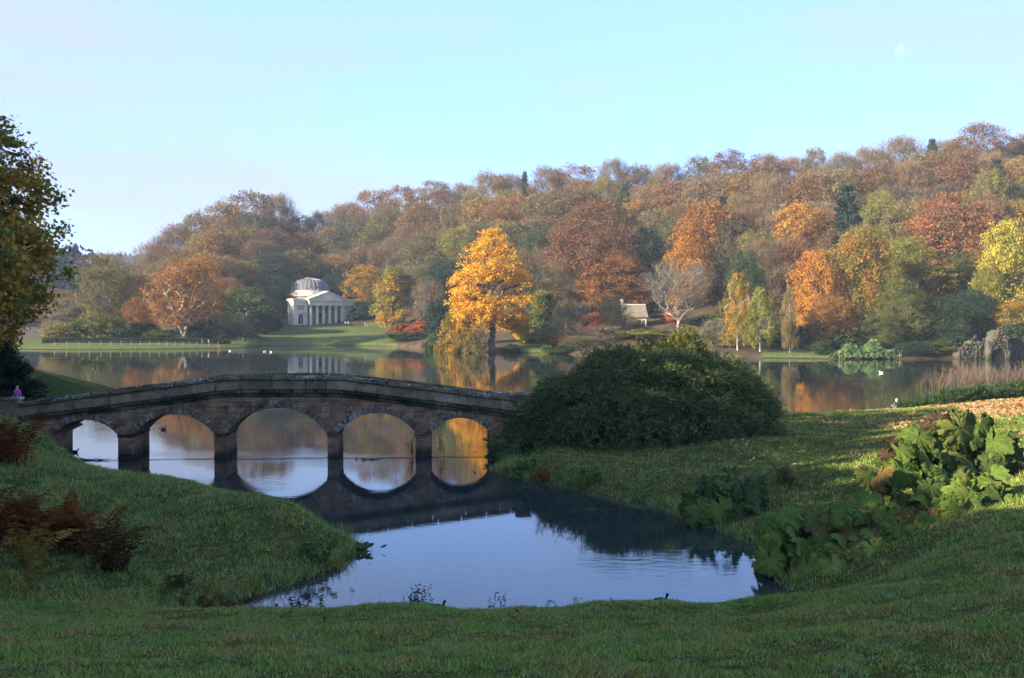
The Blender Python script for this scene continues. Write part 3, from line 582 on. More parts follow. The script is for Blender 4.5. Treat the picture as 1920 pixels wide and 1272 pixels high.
def grow(seed, H, Wd, z0, env, nclus, nlobe=14, lobe=0.36, trunk_r=0.35, fork=None, step=1.1, lean=(0, 0), inner=0.5, flat_up=0.35, fillf=0.42):
    """skeleton nodes + leaf clusters; branch radii from the number of twigs carried"""
    g = np.random.default_rng(seed); Rw = Wd / 2
    lt = g.uniform(0.06, 0.97, nlobe); la = g.uniform(0, 2 * np.pi, nlobe) + np.arange(nlobe) * 2.4; er = env_r(env, lt)
    lr = lobe * Rw * g.uniform(0.7, 1.25, nlobe) * ((0.10 + 0.90 * er) if env == 'cone' else (0.35 + 0.65 * er)); rad = np.maximum(er * Rw - lr * 0.9, 0) * g.uniform(0.65, 1.0, nlobe)
    lc = np.c_[rad * np.cos(la), rad * np.sin(la), z0 + lt * (H - z0) - lr * np.clip((lt - 0.6) * 2.0, 0, 1)]
    k = g.choice(nlobe, nclus, p=lr ** 2 / (lr ** 2).sum())
    d = g.normal(size=(nclus, 3)); d /= np.linalg.norm(d, axis=1)[:, None]; d[:, 2] = d[:, 2] * 0.9 + 0.12
    C = lc[k] + d * (lr[k] * g.uniform(inner, 1.0, nclus))[:, None] * np.array([1, 1, 0.8])
    free = g.uniform(0, 1, nclus) < fillf; nf = int(free.sum()); ft = g.uniform(0.02, 0.97, nf) ** 0.9; fa = g.uniform(0, 2 * np.pi, nf); fr = env_r(env, ft) * Rw * np.sqrt(g.uniform(0.25, 1.0, nf)) * (0.86 + 0.14 * np.sin(3 * fa + 5 * ft))
    C[free] = np.c_[fr * np.cos(fa), fr * np.sin(fa), z0 + ft * (H - z0)]
    C[:, 2] = np.clip(C[:, 2], z0 * 0.8, H)
    C[:, 0] += lean[0] * C[:, 2]; C[:, 1] += lean[1] * C[:, 2]
    # trunk(s)
    nodes = []; par = []
    def trunk(tip, n, start=-1, p0=None):
        prev = start; p = np.array(p0 if p0 is not None else (0, 0, -0.4), float); tip = np.array(tip, float)
        for i in range(n + 1):
            q = p + (tip - p) * i / n
            if 0 < i: q[:2] += g.normal(0, 0.12, 2) * min(1, i / 3)
            nodes.append(q); par.append(prev); prev = len(nodes) - 1
    if fork:
        trunk((lean[0] * fork[0], lean[1] * fork[0], fork[0]), max(3, int(fork[0] / 0.8))); base = len(nodes) - 1
        for (dx, dy, dz) in fork[1]: trunk((dx, dy, dz), max(4, int(dz / 1.0)), base, nodes[base])
    else: trunk((lean[0] * H * 0.8, lean[1] * H * 0.8, z0 + (H - z0) * 0.72), max(6, int(H / 1.0)))
    axis = C.copy(); axis[:, 2] = 0
    order = np.argsort(np.linalg.norm(C - np.array([lean[0] * z0, lean[1] * z0, z0 + 0.25 * (H - z0)]), axis=1)); tips = []
    NA = np.zeros((len(nodes) + nclus * 14, 3)); n = len(nodes); NA[:n] = np.array(nodes); first = n
    for c in C[order]:
        dv = c - NA[:n]; hor = np.hypot(dv[:, 0], dv[:, 1]); cost = np.linalg.norm(dv, axis=1) + 1.6 * np.maximum(0, flat_up * hor - dv[:, 2]) + 3.0 * np.maximum(0, z0 * 0.75 - NA[:n, 2])
        j = int(np.argmin(cost)); L_ = np.linalg.norm(c - NA[j]); m = min(12, max(1, int(round(L_ / step)))); prev = j; p = NA[j]
        for i in range(1, m + 1):
            t = i / m; q = p + (c - p) * t; q = q + np.array([0, 0, 0.10 * L_ * math.sin(math.pi * t)]) + (g.normal(0, 0.07 * step, 3) if i < m else 0)
            NA[n] = q; par.append(prev); prev = n; n += 1
        tips.append(prev)
    NA = NA[:n]; cnt = np.zeros(n); cnt[tips] = 1
    for i in range(n - 1, 0, -1):
        if par[i] >= 0: cnt[par[i]] += cnt[i]
    cnt = np.maximum(cnt, 1); r = trunk_r * (cnt / cnt.max()) ** 0.48
    r[0] = r[0] * 1.25
    return NA, np.array(par), r, C, lc, lr, k

def tubes(NA, par, r, rmin=0.0, sides=5):
    i = np.nonzero((par >= 0) & (r >= rmin))[0]; a, b = NA[par[i]], NA[i]; ra, rb_ = r[par[i]], r[i]
    ra = np.minimum(ra, rb_ * 1.6 + 0.01)
    d = b - a; d /= np.linalg.norm(d, axis=1)[:, None] + 1e-9
    ref = np.where(np.abs(d[:, 2:3]) > 0.9, np.array([[1.0, 0, 0]]), np.array([[0, 0, 1.0]])); u = np.cross(d, ref); u /= np.linalg.norm(u, axis=1)[:, None] + 1e-9; w = np.cross(d, u)
    ang = np.arange(sides) * 2 * np.pi / sides; ca, sa = np.cos(ang), np.sin(ang)
    ring = u[:, None, :] * ca[None, :, None] + w[:, None, :] * sa[None, :, None]
    V = np.concatenate([a[:, None] + ring * ra[:, None, None], b[:, None] + ring * rb_[:, None, None]], 1); n = len(i)
    k = np.arange(sides); f = np.stack([k, (k + 1) % sides, (k + 1) % sides + sides, k + sides], -1)
    return V.reshape(-1, 3), (f[None] + (np.arange(n) * 2 * sides)[:, None, None]).reshape(-1, 4)

def rhombs(P_, A_, B_):
    n = len(P_); V = np.stack([P_ - A_, P_ + B_, P_ + A_, P_ - B_], 1).reshape(-1, 3); return V, np.arange(n * 4).reshape(n, 4)
def unit(v): return v / (np.linalg.norm(v, axis=1)[:, None] + 1e-9)

def leaves(seed, C, per, sig, L_, Wl, centre=None, flat=0.75, style='leaf', up=0.6):
    g = np.random.default_rng(seed + 100); n = len(C) * per; base = np.repeat(C, per, 0)
    if style == 'weep':
        p = base + g.normal(size=(n, 3)) * np.array([sig * 0.6, sig * 0.6, sig * 0.3]); p[:, 2] -= g.uniform(0, 1, n) ** 1.2 * sig * 4.2
        a = unit(np.c_[g.normal(0, 0.25, (n, 2)), -np.ones(n)]); nn = g.normal(size=(n, 3)); b = unit(np.cross(a, nn))
    else:
        p = base + g.normal(size=(n, 3)) * np.array([sig, sig, sig * flat])
        out = unit(p - centre) if centre is not None else unit(g.normal(size=(n, 3)))
        nn = unit(g.normal(size=(n, 3)) * 0.75 + out * 0.55 + np.array([0, 0, up]))
        a = unit(np.cross(nn, g.normal(size=(n, 3))))
        if style == 'needle': a = unit(out * np.array([1, 1, 0.2]) + np.array([0, 0, -0.28]) + g.normal(0, 0.25, (n, 3)))
        if style == 'twig': a = unit(out + np.array([0, 0, 0.35]) + g.normal(0, 0.5, (n, 3)))
        b = unit(np.cross(nn, a))
    s = g.uniform(0.65, 1.3, n)[:, None]
    return rhombs(p, a * L_ * s / 2, b * Wl * s / 2)

def cat(*vf):
    Vs, Fs, o = [], [], 0
    for v, f in vf: Vs.append(v); Fs.append(f + o); o += len(v)
    return np.concatenate(Vs), np.concatenate(Fs)

PROTO = {}
def proto(name, seed, H, Wd, z0, env, nclus, per, sig, L_, Wl, bark='bark', style='leaf', flat=0.75, twigs=0, tw=(1.4, 0.07), sides=5, rmin=0.035, leafmat='leaf', up=0.6, **kw):
    NA, par, r, C, lc, lr, k = grow(seed, H, Wd, z0, env, nclus, **kw)
    q = np.percentile(np.hypot(C[:, 0] - np.median(C[:, 0]), C[:, 1] - np.median(C[:, 1])), 93) + sig * 0.6; kx = (Wd / 2) / q      # spread the crown to its stated width and height
    kz = (H - sig * 0.3) / np.percentile(C[:, 2], 100 if env == 'cone' else 98.5); sc3 = np.array([kx, kx, kz]); C = C * sc3; NA = NA * sc3
    cen = np.array([0, 0, z0 + 0.3 * (H - z0)])
    tv, tf = tubes(NA, par, r, rmin, sides)
    packs = []
    if per: packs.append(leaves(seed, C, per, sig, L_, Wl, cen, flat, style, up))
    if twigs: packs.append(leaves(seed + 5, C, twigs, sig * 0.8, tw[0], tw[1], cen, 0.9, 'twig'))
    cv, cf = cat(*packs)
    PROTO[name] = (np_mesh(name + '_trunk', tv, tf, M[bark], True), np_mesh(name + '_crown', cv, cf, M[leafmat]), H, Wd)
    return PROTO[name]
# far kinds (built at about life size, each copy rescaled)
for i in range(3): proto('beech%d' % i, 20 + i, 20, 17, 1.6, 'dome', 740, 26, 0.62, 0.44, 0.25, flat=0.55, twigs=4, nlobe=34, lobe=0.32, flat_up=0.1, inner=0.3)
for i in range(3): proto('oak%d' % i, 30 + i, 18, 16, 1.5, 'dome', 720, 27, 0.60, 0.42, 0.28, nlobe=20, lobe=0.42, inner=0.6)
for i in range(3): proto('ash%d' % i, 40 + i, 20, 13, 2.0, 'oval', 600, 15, 0.7, 0.48, 0.28, twigs=9, tw=(1.3, 0.06), nlobe=26, lobe=0.36, sides=4, rmin=0.03, inner=0.3)
for i in range(3): proto('bare%d' % i, 50 + i, 19, 15, 2.0, 'dome', 640, 8, 0.75, 0.42, 0.26, twigs=24, tw=(1.5, 0.06), nlobe=26, lobe=0.34, sides=4, rmin=0.02, inner=0.2)
for i in range(2): proto('conifer%d' % i, 60 + i, 22, 10, 0.8, 'cone', 520, 24, 0.42, 0.85, 0.26, style='needle', flat=0.4, nlobe=60, lobe=0.30, flat_up=-0.3)
for i in range(2): proto('birch%d' % i, 70 + i, 17, 10, 2.0, 'egg', 320, 40, 0.46, 0.40, 0.15, bark='bark_birch', style='weep', nlobe=16, lobe=0.34, trunk_r=0.24)
for i in range(3): proto('shrub%d' % i, 80 + i, 5, 7, 0.2, 'dome', 170, 36, 0.36, 0.40, 0.24, nlobe=11, lobe=0.46, trunk_r=0.12, step=0.7, inner=0.7)
for i in range(2): proto('scrub%d' % i, 90 + i, 6, 8, 0.2, 'dome', 190, 7, 0.42, 0.36, 0.2, twigs=20, tw=(1.0, 0.05), nlobe=13, lobe=0.4, trunk_r=0.12, step=0.7)
proto('column0', 95, 10, 5, 0.2, 'column', 220, 34, 0.36, 0.42, 0.28, nlobe=16, lobe=0.5, inner=0.75)
proto('spire0', 96, 14, 9.5, 0.8, 'egg', 300, 34, 0.45, 0.46, 0.30, nlobe=24, lobe=0.36, inner=0.6)
proto('maple0', 97, 4.5, 6.5, 0.8, 'dome', 150, 30, 0.34, 0.38, 0.24, nlobe=12, lobe=0.36, trunk_r=0.14, flat=0.35, step=0.7)
proto('willow0', 98, 8, 7, 1.2, 'dome', 240, 34, 0.36, 0.34, 0.12, style='leaf', nlobe=14, lobe=0.44, trunk_r=0.3, lean=(-0.06, 0), flat=0.8)
proto('slopewood0', 120, 18, 16, 1.5, 'dome', 330, 12, 0.85, 1.05, 0.75, nlobe=20, lobe=0.42, sides=4, rmin=0.12)
proto('pine0', 99, 20, 11, 6, 'dome', 170, 40, 0.55, 0.6, 0.25, nlobe=9, lobe=0.4, flat=0.45, inner=0.6)

COLORS = {'rust': (0.21, 0.092, 0.035), 'orange': (0.35, 0.16, 0.038), 'brown': (0.20, 0.11, 0.038), 'dull': (0.20, 0.14, 0.08), 'grey': (0.19, 0.165, 0.115), 'olive': (0.16, 0.145, 0.035), 'gold': (0.58, 0.30, 0.035), 'amber': (0.45, 0.22, 0.035), 'yellow': (0.46, 0.36, 0.05),
          'lime': (0.24, 0.24, 0.05), 'green': (0.06, 0.095, 0.035), 'dark': (0.03, 0.052, 0.028), 'blue': (0.035, 0.062, 0.05), 'red': (0.46, 0.05, 0.03), 'purple': (0.16, 0.085, 0.05), 'russet': (0.29, 0.11, 0.045), 'tan': (0.26, 0.18, 0.09)}
WORD = {'rust': 'rust-brown', 'orange': 'orange', 'brown': 'brown', 'dull': 'dull brown', 'grey': 'grey-brown', 'olive': 'olive', 'gold': 'golden', 'amber': 'amber', 'yellow': 'yellow', 'lime': 'yellow-green', 'green': 'green', 'dark': 'dark green', 'blue': 'blue-green', 'red': 'scarlet', 'purple': 'purplish brown', 'russet': 'reddish', 'tan': 'tan'}
KNAME = {'beech': 'beech_tree', 'oak': 'oak_tree', 'ash': 'ash_tree', 'bare': 'bare_tree', 'conifer': 'conifer_tree', 'birch': 'birch_tree', 'shrub': 'shrub', 'scrub': 'shrub', 'column': 'columnar_tree', 'spire': 'conical_tree', 'maple': 'maple_tree', 'willow': 'willow_tree', 'pine': 'pine_tree'}
rt = random.Random(5)
def tree(kind, px, top_py, w_px, Y, col, tint, label, group=None, zfun=far_z, base_z=None, variant=None, cat_=None, sq=None, fade=0.0):
    vs = [k for k in PROTO if k.rstrip('0123456789') == kind]; tr, cr, H, Wd = PROTO[vs[(variant if variant is not None else rt.randrange(9)) % len(vs)]]
    x = (px - 960) / FPX * Y; z = float(zfun(x, Y)[0]) if base_z is None else base_z
    h = EYE + (HOR - top_py) / FPX * Y - z; sz = h / H; sx = w_px / FPX * Y / Wd
    nm = KNAME[kind]; c = cat_ or ('shrub' if nm == 'shrub' else 'tree')
    e = empty(nm, (x, Y, z - 0.1), label, c, group, rz=rt.uniform(0, 6.28)); e.scale = (sx, sx * (sq or 1.0), sz)
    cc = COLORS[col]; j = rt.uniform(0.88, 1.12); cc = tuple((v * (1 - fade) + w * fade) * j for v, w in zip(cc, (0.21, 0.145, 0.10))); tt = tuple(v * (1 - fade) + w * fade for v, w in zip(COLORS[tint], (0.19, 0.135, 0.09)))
    link('trunk', tr, e); link('crown', cr, e, color=cc, tint=tt)
    return e
# ------------------------------------------------------------------ woods on the far hill, row by row: (x, top row, crown width, colour, tint, kind)
ORD = ['first', 'second', 'third', 'fourth', 'fifth', 'sixth', 'seventh', 'eighth', 'ninth', 'tenth', 'eleventh', 'twelfth', 'thirteenth', 'fourteenth', 'fifteenth', 'sixteenth', 'seventeenth', 'eighteenth', 'nineteenth', 'twentieth', 'twenty-first', 'twenty-second', 'twenty-third', 'twenty-fourth', 'twenty-fifth', 'twenty-sixth', 'twenty-seventh', 'twenty-eighth', 'twenty-ninth', 'thirtieth', 'thirty-first', 'thirty-second', 'thirty-third', 'thirty-fourth', 'thirty-fifth', 'thirty-sixth']
KWORD = {'beech': 'beech', 'oak': 'oak', 'ash': 'tree', 'bare': 'half-bare tree', 'conifer': 'conifer', 'birch': 'birch', 'pine': 'pine'}
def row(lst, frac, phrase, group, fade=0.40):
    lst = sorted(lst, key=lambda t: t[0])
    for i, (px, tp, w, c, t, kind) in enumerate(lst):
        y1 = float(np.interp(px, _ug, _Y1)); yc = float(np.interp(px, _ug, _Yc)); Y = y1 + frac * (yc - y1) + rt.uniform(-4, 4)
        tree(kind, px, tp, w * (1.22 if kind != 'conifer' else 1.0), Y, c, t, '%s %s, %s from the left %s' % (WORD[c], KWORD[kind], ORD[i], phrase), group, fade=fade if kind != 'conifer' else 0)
skyline = [(292, 462, 90, 'dull', 'brown', 'bare'), (335, 428, 90, 'purple', 'dull', 'bare'), (375, 404, 90, 'brown', 'olive', 'beech'), (420, 385, 95, 'brown', 'amber', 'beech'), (470, 366, 125, 'brown', 'dull', 'beech'), (522, 372, 70, 'grey', 'dull', 'bare'), (562, 408, 66, 'purple', 'rust', 'beech'),
    (605, 402, 66, 'dull', 'rust', 'bare'), (650, 386, 76, 'dull', 'brown', 'bare'), (700, 362, 92, 'rust', 'brown', 'beech'), (752, 354, 80, 'rust', 'dull', 'beech'), (812, 345, 100, 'rust', 'purple', 'beech'), (868, 350, 66, 'dull', 'grey', 'bare'), (922, 329, 92, 'dull', 'tan', 'bare'), (962, 332, 60, 'grey', 'dull', 'bare'), (984, 322, 34, 'green', 'blue', 'conifer'),
    (1030, 318, 80, 'dull', 'brown', 'bare'), (1085, 314, 80, 'brown', 'orange', 'ash'), (1150, 305, 66, 'dull', 'grey', 'bare'), (1200, 314, 70, 'brown', 'dull', 'ash'), (1250, 312, 76, 'dull', 'tan', 'bare'), (1310, 298, 66, 'green', 'olive', 'oak'), (1366, 286, 84, 'purple', 'rust', 'beech'), (1432, 294, 76, 'brown', 'rust', 'ash'), (1480, 300, 66, 'dull', 'orange', 'bare'),
    (1528, 282, 52, 'grey', 'olive', 'beech'), (1580, 292, 70, 'dull', 'grey', 'bare'), (1630, 282, 76, 'dull', 'tan', 'bare'), (1690, 264, 92, 'grey', 'dull', 'bare'), (1748, 262, 52, 'green', 'dark', 'conifer'), (1775, 268, 70, 'dull', 'brown', 'bare'), (1835, 237, 100, 'rust', 'purple', 'beech'), (1890, 262, 66, 'purple', 'rust', 'beech'), (1935, 254, 80, 'brown', 'rust', 'ash')]
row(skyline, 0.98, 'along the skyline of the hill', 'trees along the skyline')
r2 = [(300, 520, 90, 'dull', 'rust', 'bare'), (350, 470, 90, 'brown', 'olive', 'ash'), (405, 440, 100, 'brown', 'orange', 'oak'), (455, 430, 90, 'olive', 'brown', 'ash'), (510, 430, 90, 'rust', 'purple', 'beech'), (570, 440, 80, 'rust', 'russet', 'oak'), (620, 428, 70, 'brown', 'tan', 'ash'), (662, 414, 90, 'green', 'blue', 'oak'), (730, 400, 96, 'green', 'olive', 'oak'), (790, 385, 90, 'rust', 'brown', 'beech'), (850, 388, 80, 'olive', 'tan', 'ash'), (905, 372, 76, 'olive', 'amber', 'oak'),
    (960, 368, 92, 'rust', 'orange', 'beech'), (1025, 360, 84, 'olive', 'brown', 'oak'), (1090, 352, 90, 'brown', 'dull', 'ash'), (1172, 346, 56, 'blue', 'green', 'conifer'), (1210, 352, 76, 'dull', 'amber', 'ash'), (1265, 345, 90, 'orange', 'rust', 'oak'), (1325, 340, 90, 'tan', 'dull', 'ash'), (1385, 338, 80, 'brown', 'amber', 'ash'), (1450, 340, 96, 'dull', 'purple', 'bare'), (1520, 330, 92, 'brown', 'orange', 'ash'), (1580, 322, 84, 'olive', 'dull', 'oak'), (1640, 315, 84, 'rust', 'purple', 'beech'), (1705, 310, 90, 'dull', 'brown', 'bare'), (1790, 292, 120, 'rust', 'russet', 'beech'), (1868, 300, 66, 'blue', 'green', 'conifer'), (1915, 300, 80, 'orange', 'lime', 'oak')]
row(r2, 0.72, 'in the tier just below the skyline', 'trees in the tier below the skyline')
r3 = [(320, 530, 90, 'brown', 'rust', 'ash'), (385, 480, 96, 'brown', 'amber', 'ash'), (445, 490, 90, 'olive', 'orange', 'oak'), (500, 478, 96, 'dark', 'blue', 'oak'), (560, 470, 90, 'green', 'brown', 'oak'), (615, 480, 80, 'tan', 'amber', 'ash'), (690, 465, 90, 'brown', 'grey', 'ash'), (745, 448, 90, 'grey', 'brown', 'bare'), (810, 440, 110, 'olive', 'grey', 'ash'), (860, 430, 66, 'olive', 'lime', 'ash'), (1010, 430, 66, 'dark', 'green', 'oak'), (1055, 425, 80, 'purple', 'dull', 'bare'),
    (1225, 398, 84, 'tan', 'green', 'oak'), (1270, 410, 76, 'green', 'olive', 'oak'), (1410, 390, 84, 'dull', 'purple', 'bare'), (1455, 400, 76, 'grey', 'purple', 'bare'), (1500, 386, 96, 'amber', 'orange', 'oak'), (1555, 395, 56, 'orange', 'dull', 'ash'), (1650, 364, 66, 'lime', 'olive', 'ash'), (1705, 376, 80, 'tan', 'lime', 'ash'), (1818, 364, 52, 'lime', 'green', 'oak'), (1850, 370, 76, 'purple', 'rust', 'beech'), (1905, 380, 90, 'olive', 'amber', 'ash')]
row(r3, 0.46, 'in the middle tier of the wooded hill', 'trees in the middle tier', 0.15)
r4 = [(330, 545, 80, 'brown', 'olive', 'ash'), (395, 545, 90, 'olive', 'brown', 'ash'), (455, 540, 90, 'green', 'olive', 'oak'), (515, 520, 84, 'dark', 'blue', 'oak'), (640, 505, 60, 'blue', 'dark', 'oak'), (685, 500, 76, 'amber', 'olive', 'oak'), (790, 500, 90, 'grey', 'olive', 'ash'), (835, 490, 76, 'dark', 'blue', 'oak'), (1010, 500, 60, 'dark', 'blue', 'oak'), (1050, 490, 80, 'grey', 'brown', 'bare'), (1215, 430, 70, 'blue', 'dark', 'oak'), (1440, 455, 90, 'grey', 'purple', 'bare'), (1490, 455, 60, 'rust', 'brown', 'oak'), (1700, 450, 80, 'olive', 'lime', 'ash'), (1860, 460, 76, 'brown', 'olive', 'ash'), (1800, 480, 84, 'dark', 'olive', 'oak')]
row(r4, 0.2, 'low on the slope above the shore thickets', 'trees low on the slope', 0.0)

# understorey between the tiers: smaller trees that fill the gaps
for frac, dy, grp, phr in ((0.86, 34, 'trees filling the upper slope', 'among the smaller trees of the upper slope'), (0.60, 82, 'trees filling the middle slope', 'among the smaller trees of the middle slope'), (0.33, 140, 'trees filling the lower slope', 'among the smaller trees of the lower slope')):
    sky_x = [t[0] for t in sorted(skyline)]; sky_y = [t[1] for t in sorted(skyline)]; fill = []
    for k in range(28):
        px = 310 + k * 59 + rt.uniform(-14, 14); tp = float(np.interp(px, sky_x, sky_y)) + dy + rt.uniform(-8, 16); foot = float(np.interp(px, [300, 470, 640, 860, 1200, 1330, 1440, 1920], [610, 560, 520, 560, 560, 560, 600, 600]))
        if tp > foot - 45: continue
        kd = rt.choice(['ash', 'bare', 'beech', 'oak', 'ash', 'bare']); c, t = rt.choice([('dull', 'brown'), ('rust', 'brown'), ('olive', 'lime'), ('olive', 'brown'), ('purple', 'dull'), ('grey', 'dull'), ('dark', 'green'), ('tan', 'olive'), ('green', 'olive'), ('blue', 'dark')])
        fill.append((px, tp, rt.uniform(62, 86), c, t, kd))
    row(fill, frac, phr, grp)

# ------------------------------------------------------------------ single trees that stand out
T = tree
T('spire', 735, 504, 74, 322, 'lime', 'amber', 'conical yellow-green tree just right of the domed temple')
T('column', 1018, 548, 48, 244, 'green', 'lime', 'ivy-clad bright green column of foliage right of the golden tree')
T('beech', 1118, 384, 188, 288, 'purple', 'rust', 'broad purplish brown beech with tiered sprays above the shore thickets', variant=0)
T('beech', 1150, 470, 130, 279, 'rust', 'orange', 'orange-brown lower beech boughs behind the white cottage', variant=1)
T('oak', 1325, 382, 140, 284, 'orange', 'rust', 'tall fiery orange tree right of the white cottage', variant=0)
T('oak', 1290, 450, 96, 276, 'orange', 'amber', 'amber-orange rounded tree behind the pale bare tree', variant=1)
T('maple', 1266, 581, 46, 262, 'red', 'red', 'small scarlet maple under the pale bare tree', variant=0)
T('maple', 1112, 588, 44, 258, 'red', 'purple', 'dusky red maple left of the white cottage', variant=0)
T('oak', 1398, 474, 76, 226, 'dark', 'green', 'dark green tree behind the two weeping birches', variant=2)
T('birch', 1383, 512, 70, 203, 'olive', 'amber', 'weeping birch with white trunk at the lake edge, left of its pair', variant=0)
T('birch', 1425, 538, 74, 200, 'olive', 'lime', 'bushy olive birch at the lake edge, right of its pair', variant=1)
T('birch', 1480, 534, 38, 198, 'tan', 'olive', 'slender solitary birch with a white trunk on the shore grass', variant=0)
T('conifer', 1587, 349, 92, 262, 'blue', 'dark', 'tall blue-green conifer standing out in the middle of the hill', variant=1)
T('oak', 1528, 474, 96, 216, 'amber', 'russet', 'orange oak behind the slender solitary birch', variant=1)
T('oak', 1618, 434, 128, 218, 'olive', 'orange', 'large lumpy oak turning orange on its left side', variant=0)
T('oak', 1560, 560, 100, 206, 'brown', 'orange', 'low copper-brown oak above the shore grass', variant=2)
T('oak', 1690, 528, 104, 206, 'olive', 'green', 'rounded olive oak above the pale giant leaves on the far shore', variant=1)
T('oak', 1650, 590, 80, 202, 'green', 'olive', 'low green tree behind the pale giant leaves', variant=2)
T('beech', 1770, 368, 165, 252, 'russet', 'dull', 'thin-crowned reddish dome-shaped tree high on the right', variant=2)
T('pine', 1740, 470, 100, 224, 'olive', 'brown', 'dusky olive tree in the shaded hollow left of the ruin', variant=0)
T('oak', 1765, 560, 110, 206, 'dark', 'green', 'dark shaded tree overhanging the water left of the ruin', variant=1)  # shade of this hollow is put into the dark foliage colours
T('oak', 1820, 545, 96, 210, 'dark', 'blue', 'very dark tree directly behind the ruin', variant=0)
T('oak', 1892, 420, 118, 216, 'yellow', 'lime', 'bright yellow tree at the right edge of the picture', variant=2)
T('oak', 1915, 560, 90, 204, 'green', 'amber', 'green and amber tree above the ruin at the picture edge', variant=0)
T('oak', 1850, 500, 60, 214, 'lime', 'olive', 'small yellow-green tree left of the bright yellow one', variant=1)
T('ash', 200, 478, 110, 292, 'olive', 'dull', 'open-crowned olive tree rising left of the forked beech', variant=0)
T('ash', 140, 560, 90, 300, 'grey', 'olive', 'grey-brown tree beside the near tree foliage on the far shore', variant=1)
T('ash', 110, 545, 80, 305, 'brown', 'tan', 'tan and brown tree peeping past the near tree', variant=2)
T('bare', 255, 520, 80, 300, 'dull', 'rust', 'thin rust-tinged tree between the olive tree and the forked beech', variant=0)
T('oak', 262, 560, 70, 285, 'russet', 'brown', 'reddish tree left of the forked beech', variant=1)
T('bare', 105, 588, 50, 282, 'grey', 'dull', 'small leafless grey tree on the far left shore', variant=2)
sg = 'shrubs along the far shore'
S = lambda *a, **k: tree(*a, group=sg, **k)
S('shrub', 200, 594, 118, 272, 'olive', 'green', 'big rounded olive-green shrub behind the clipped hedge')
S('shrub', 130, 606, 90, 275, 'olive', 'tan', 'tan-green shrub behind the hedge, near the near tree')
S('shrub', 268, 606, 70, 276, 'dark', 'green', 'dark shrub just right of the big rounded olive shrub')
S('shrub', 300, 620, 60, 270, 'green', 'olive', 'low green shrub under the forked beech, left of its trunk')
S('scrub', 425, 590, 100, 282, 'grey', 'olive', 'grey-green thicket behind the strollers on the path')
S('shrub', 385, 600, 76, 278, 'blue', 'dark', 'dark blue-green shrub right of the forked trunk')
S('shrub', 466, 560, 90, 305, 'green', 'grey', 'tall grey-green shrub mass left of the temple lawn')
S('shrub', 500, 562, 56, 330, 'olive', 'green', 'grey-olive shrub against the left side of the temple')
S('shrub', 455, 600, 80, 288, 'dark', 'purple', 'dark shrub at the left foot of the temple lawn')
S('shrub', 500, 590, 60, 315, 'blue', 'dark', 'blue-green shrub at the upper left corner of the temple lawn')
S('shrub', 690, 566, 70, 352, 'dark', 'blue', 'very dark shrub touching the right side of the temple')
S('shrub', 655, 540, 70, 375, 'dark', 'blue', 'dark evergreen mass behind the right wing of the temple')
S('shrub', 540, 530, 70, 375, 'dark', 'blue', 'dark evergreen mass behind the left of the dome')
S('shrub', 770, 624, 110, 281, 'green', 'blue', 'wide glossy green rhododendron at the water right of the temple lawn')
S('shrub', 755, 608, 60, 289, 'russet', 'purple', 'dusky pink-brown shrub above the rhododendron, left one')
S('shrub', 790, 604, 56, 288, 'russet', 'red', 'orange-red shrub above the rhododendron, right one')
S('scrub', 805, 530, 76, 300, 'grey', 'purple', 'grey leafless thicket left of the golden tree')
S('shrub', 820, 570, 60, 285, 'dark', 'blue', 'dark shrub in the shade left of the golden tree')
S('shrub', 962, 646, 34, 223, 'dark', 'green', 'small dark dome-shaped shrub right of the golden tree trunk')
S('shrub', 1025, 648, 36, 217, 'green', 'lime', 'light green shrub at the water, left of two beyond the golden tree')
S('shrub', 1057, 648, 40, 216, 'green', 'dark', 'green shrub at the water, right of two beyond the golden tree')
S('scrub', 1030, 610, 80, 232, 'olive', 'grey', 'olive-grey thicket below the ivy-clad column')
S('scrub', 1075, 570, 90, 240, 'grey', 'olive', 'pale twiggy thicket right of the ivy-clad column')
S('shrub', 1060, 628, 60, 226, 'russet', 'olive', 'reddish shrub in the thicket near the water')
S('scrub', 1130, 610, 90, 228, 'grey', 'russet', 'grey-pink thicket in front of the dusky maple')
S('scrub', 1150, 560, 66, 240, 'olive', 'tan', 'feathery olive thicket hiding the left of the cottage')
S('scrub', 1165, 590, 84, 250, 'olive', 'tan', 'feathery tawny thicket screening the cottage front')
S('scrub', 1180, 606, 100, 246, 'olive', 'grey', 'olive thicket on the slope in front of the white cottage')
S('scrub', 1090, 630, 90, 222, 'grey', 'olive', 'grey twiggy thicket at the water beyond the two green shrubs')
S('shrub', 1215, 618, 110, 226, 'olive', 'lime', 'olive shrub below the cottage, half hidden by the yew')
S('scrub', 1300, 612, 100, 232, 'olive', 'dull', 'tawny thicket below the scarlet maple')
S('shrub', 1370, 630, 80, 212, 'green', 'olive', 'green shrub at the foot of the weeping birches')
S('scrub', 1135, 585, 70, 262, 'dull', 'russet', 'brown thicket left of the cottage chimney')
S('shrub', 1228, 575, 60, 280, 'dark', 'olive', 'dark shrub close behind the right end of the cottage')
S('shrub', 820, 628, 60, 244, 'green', 'dark', 'dark green bush at the water left of the willows')
S('shrub', 1000, 625, 50, 238, 'green', 'olive', 'green bush on the grass below the ivy-clad column')
S('shrub', 1730, 655, 60, 191.5, 'dark', 'green', 'lowest dark bush on the bare shore right of the giant leaves')
S('shrub', 1785, 654, 60, 193, 'dark', 'olive', 'lowest dark bush on the shore next to the ruin')
S('shrub', 1760, 640, 90, 193, 'dark', 'olive', 'dark bush dipping to the water midway between giant leaves and ruin')
S('shrub', 1545, 640, 50, 193, 'green', 'dark', 'low green bush just left of the pale giant leaves')
S('shrub', 1700, 648, 70, 191, 'dark', 'blue', 'low dark bush just right of the pale giant leaves')
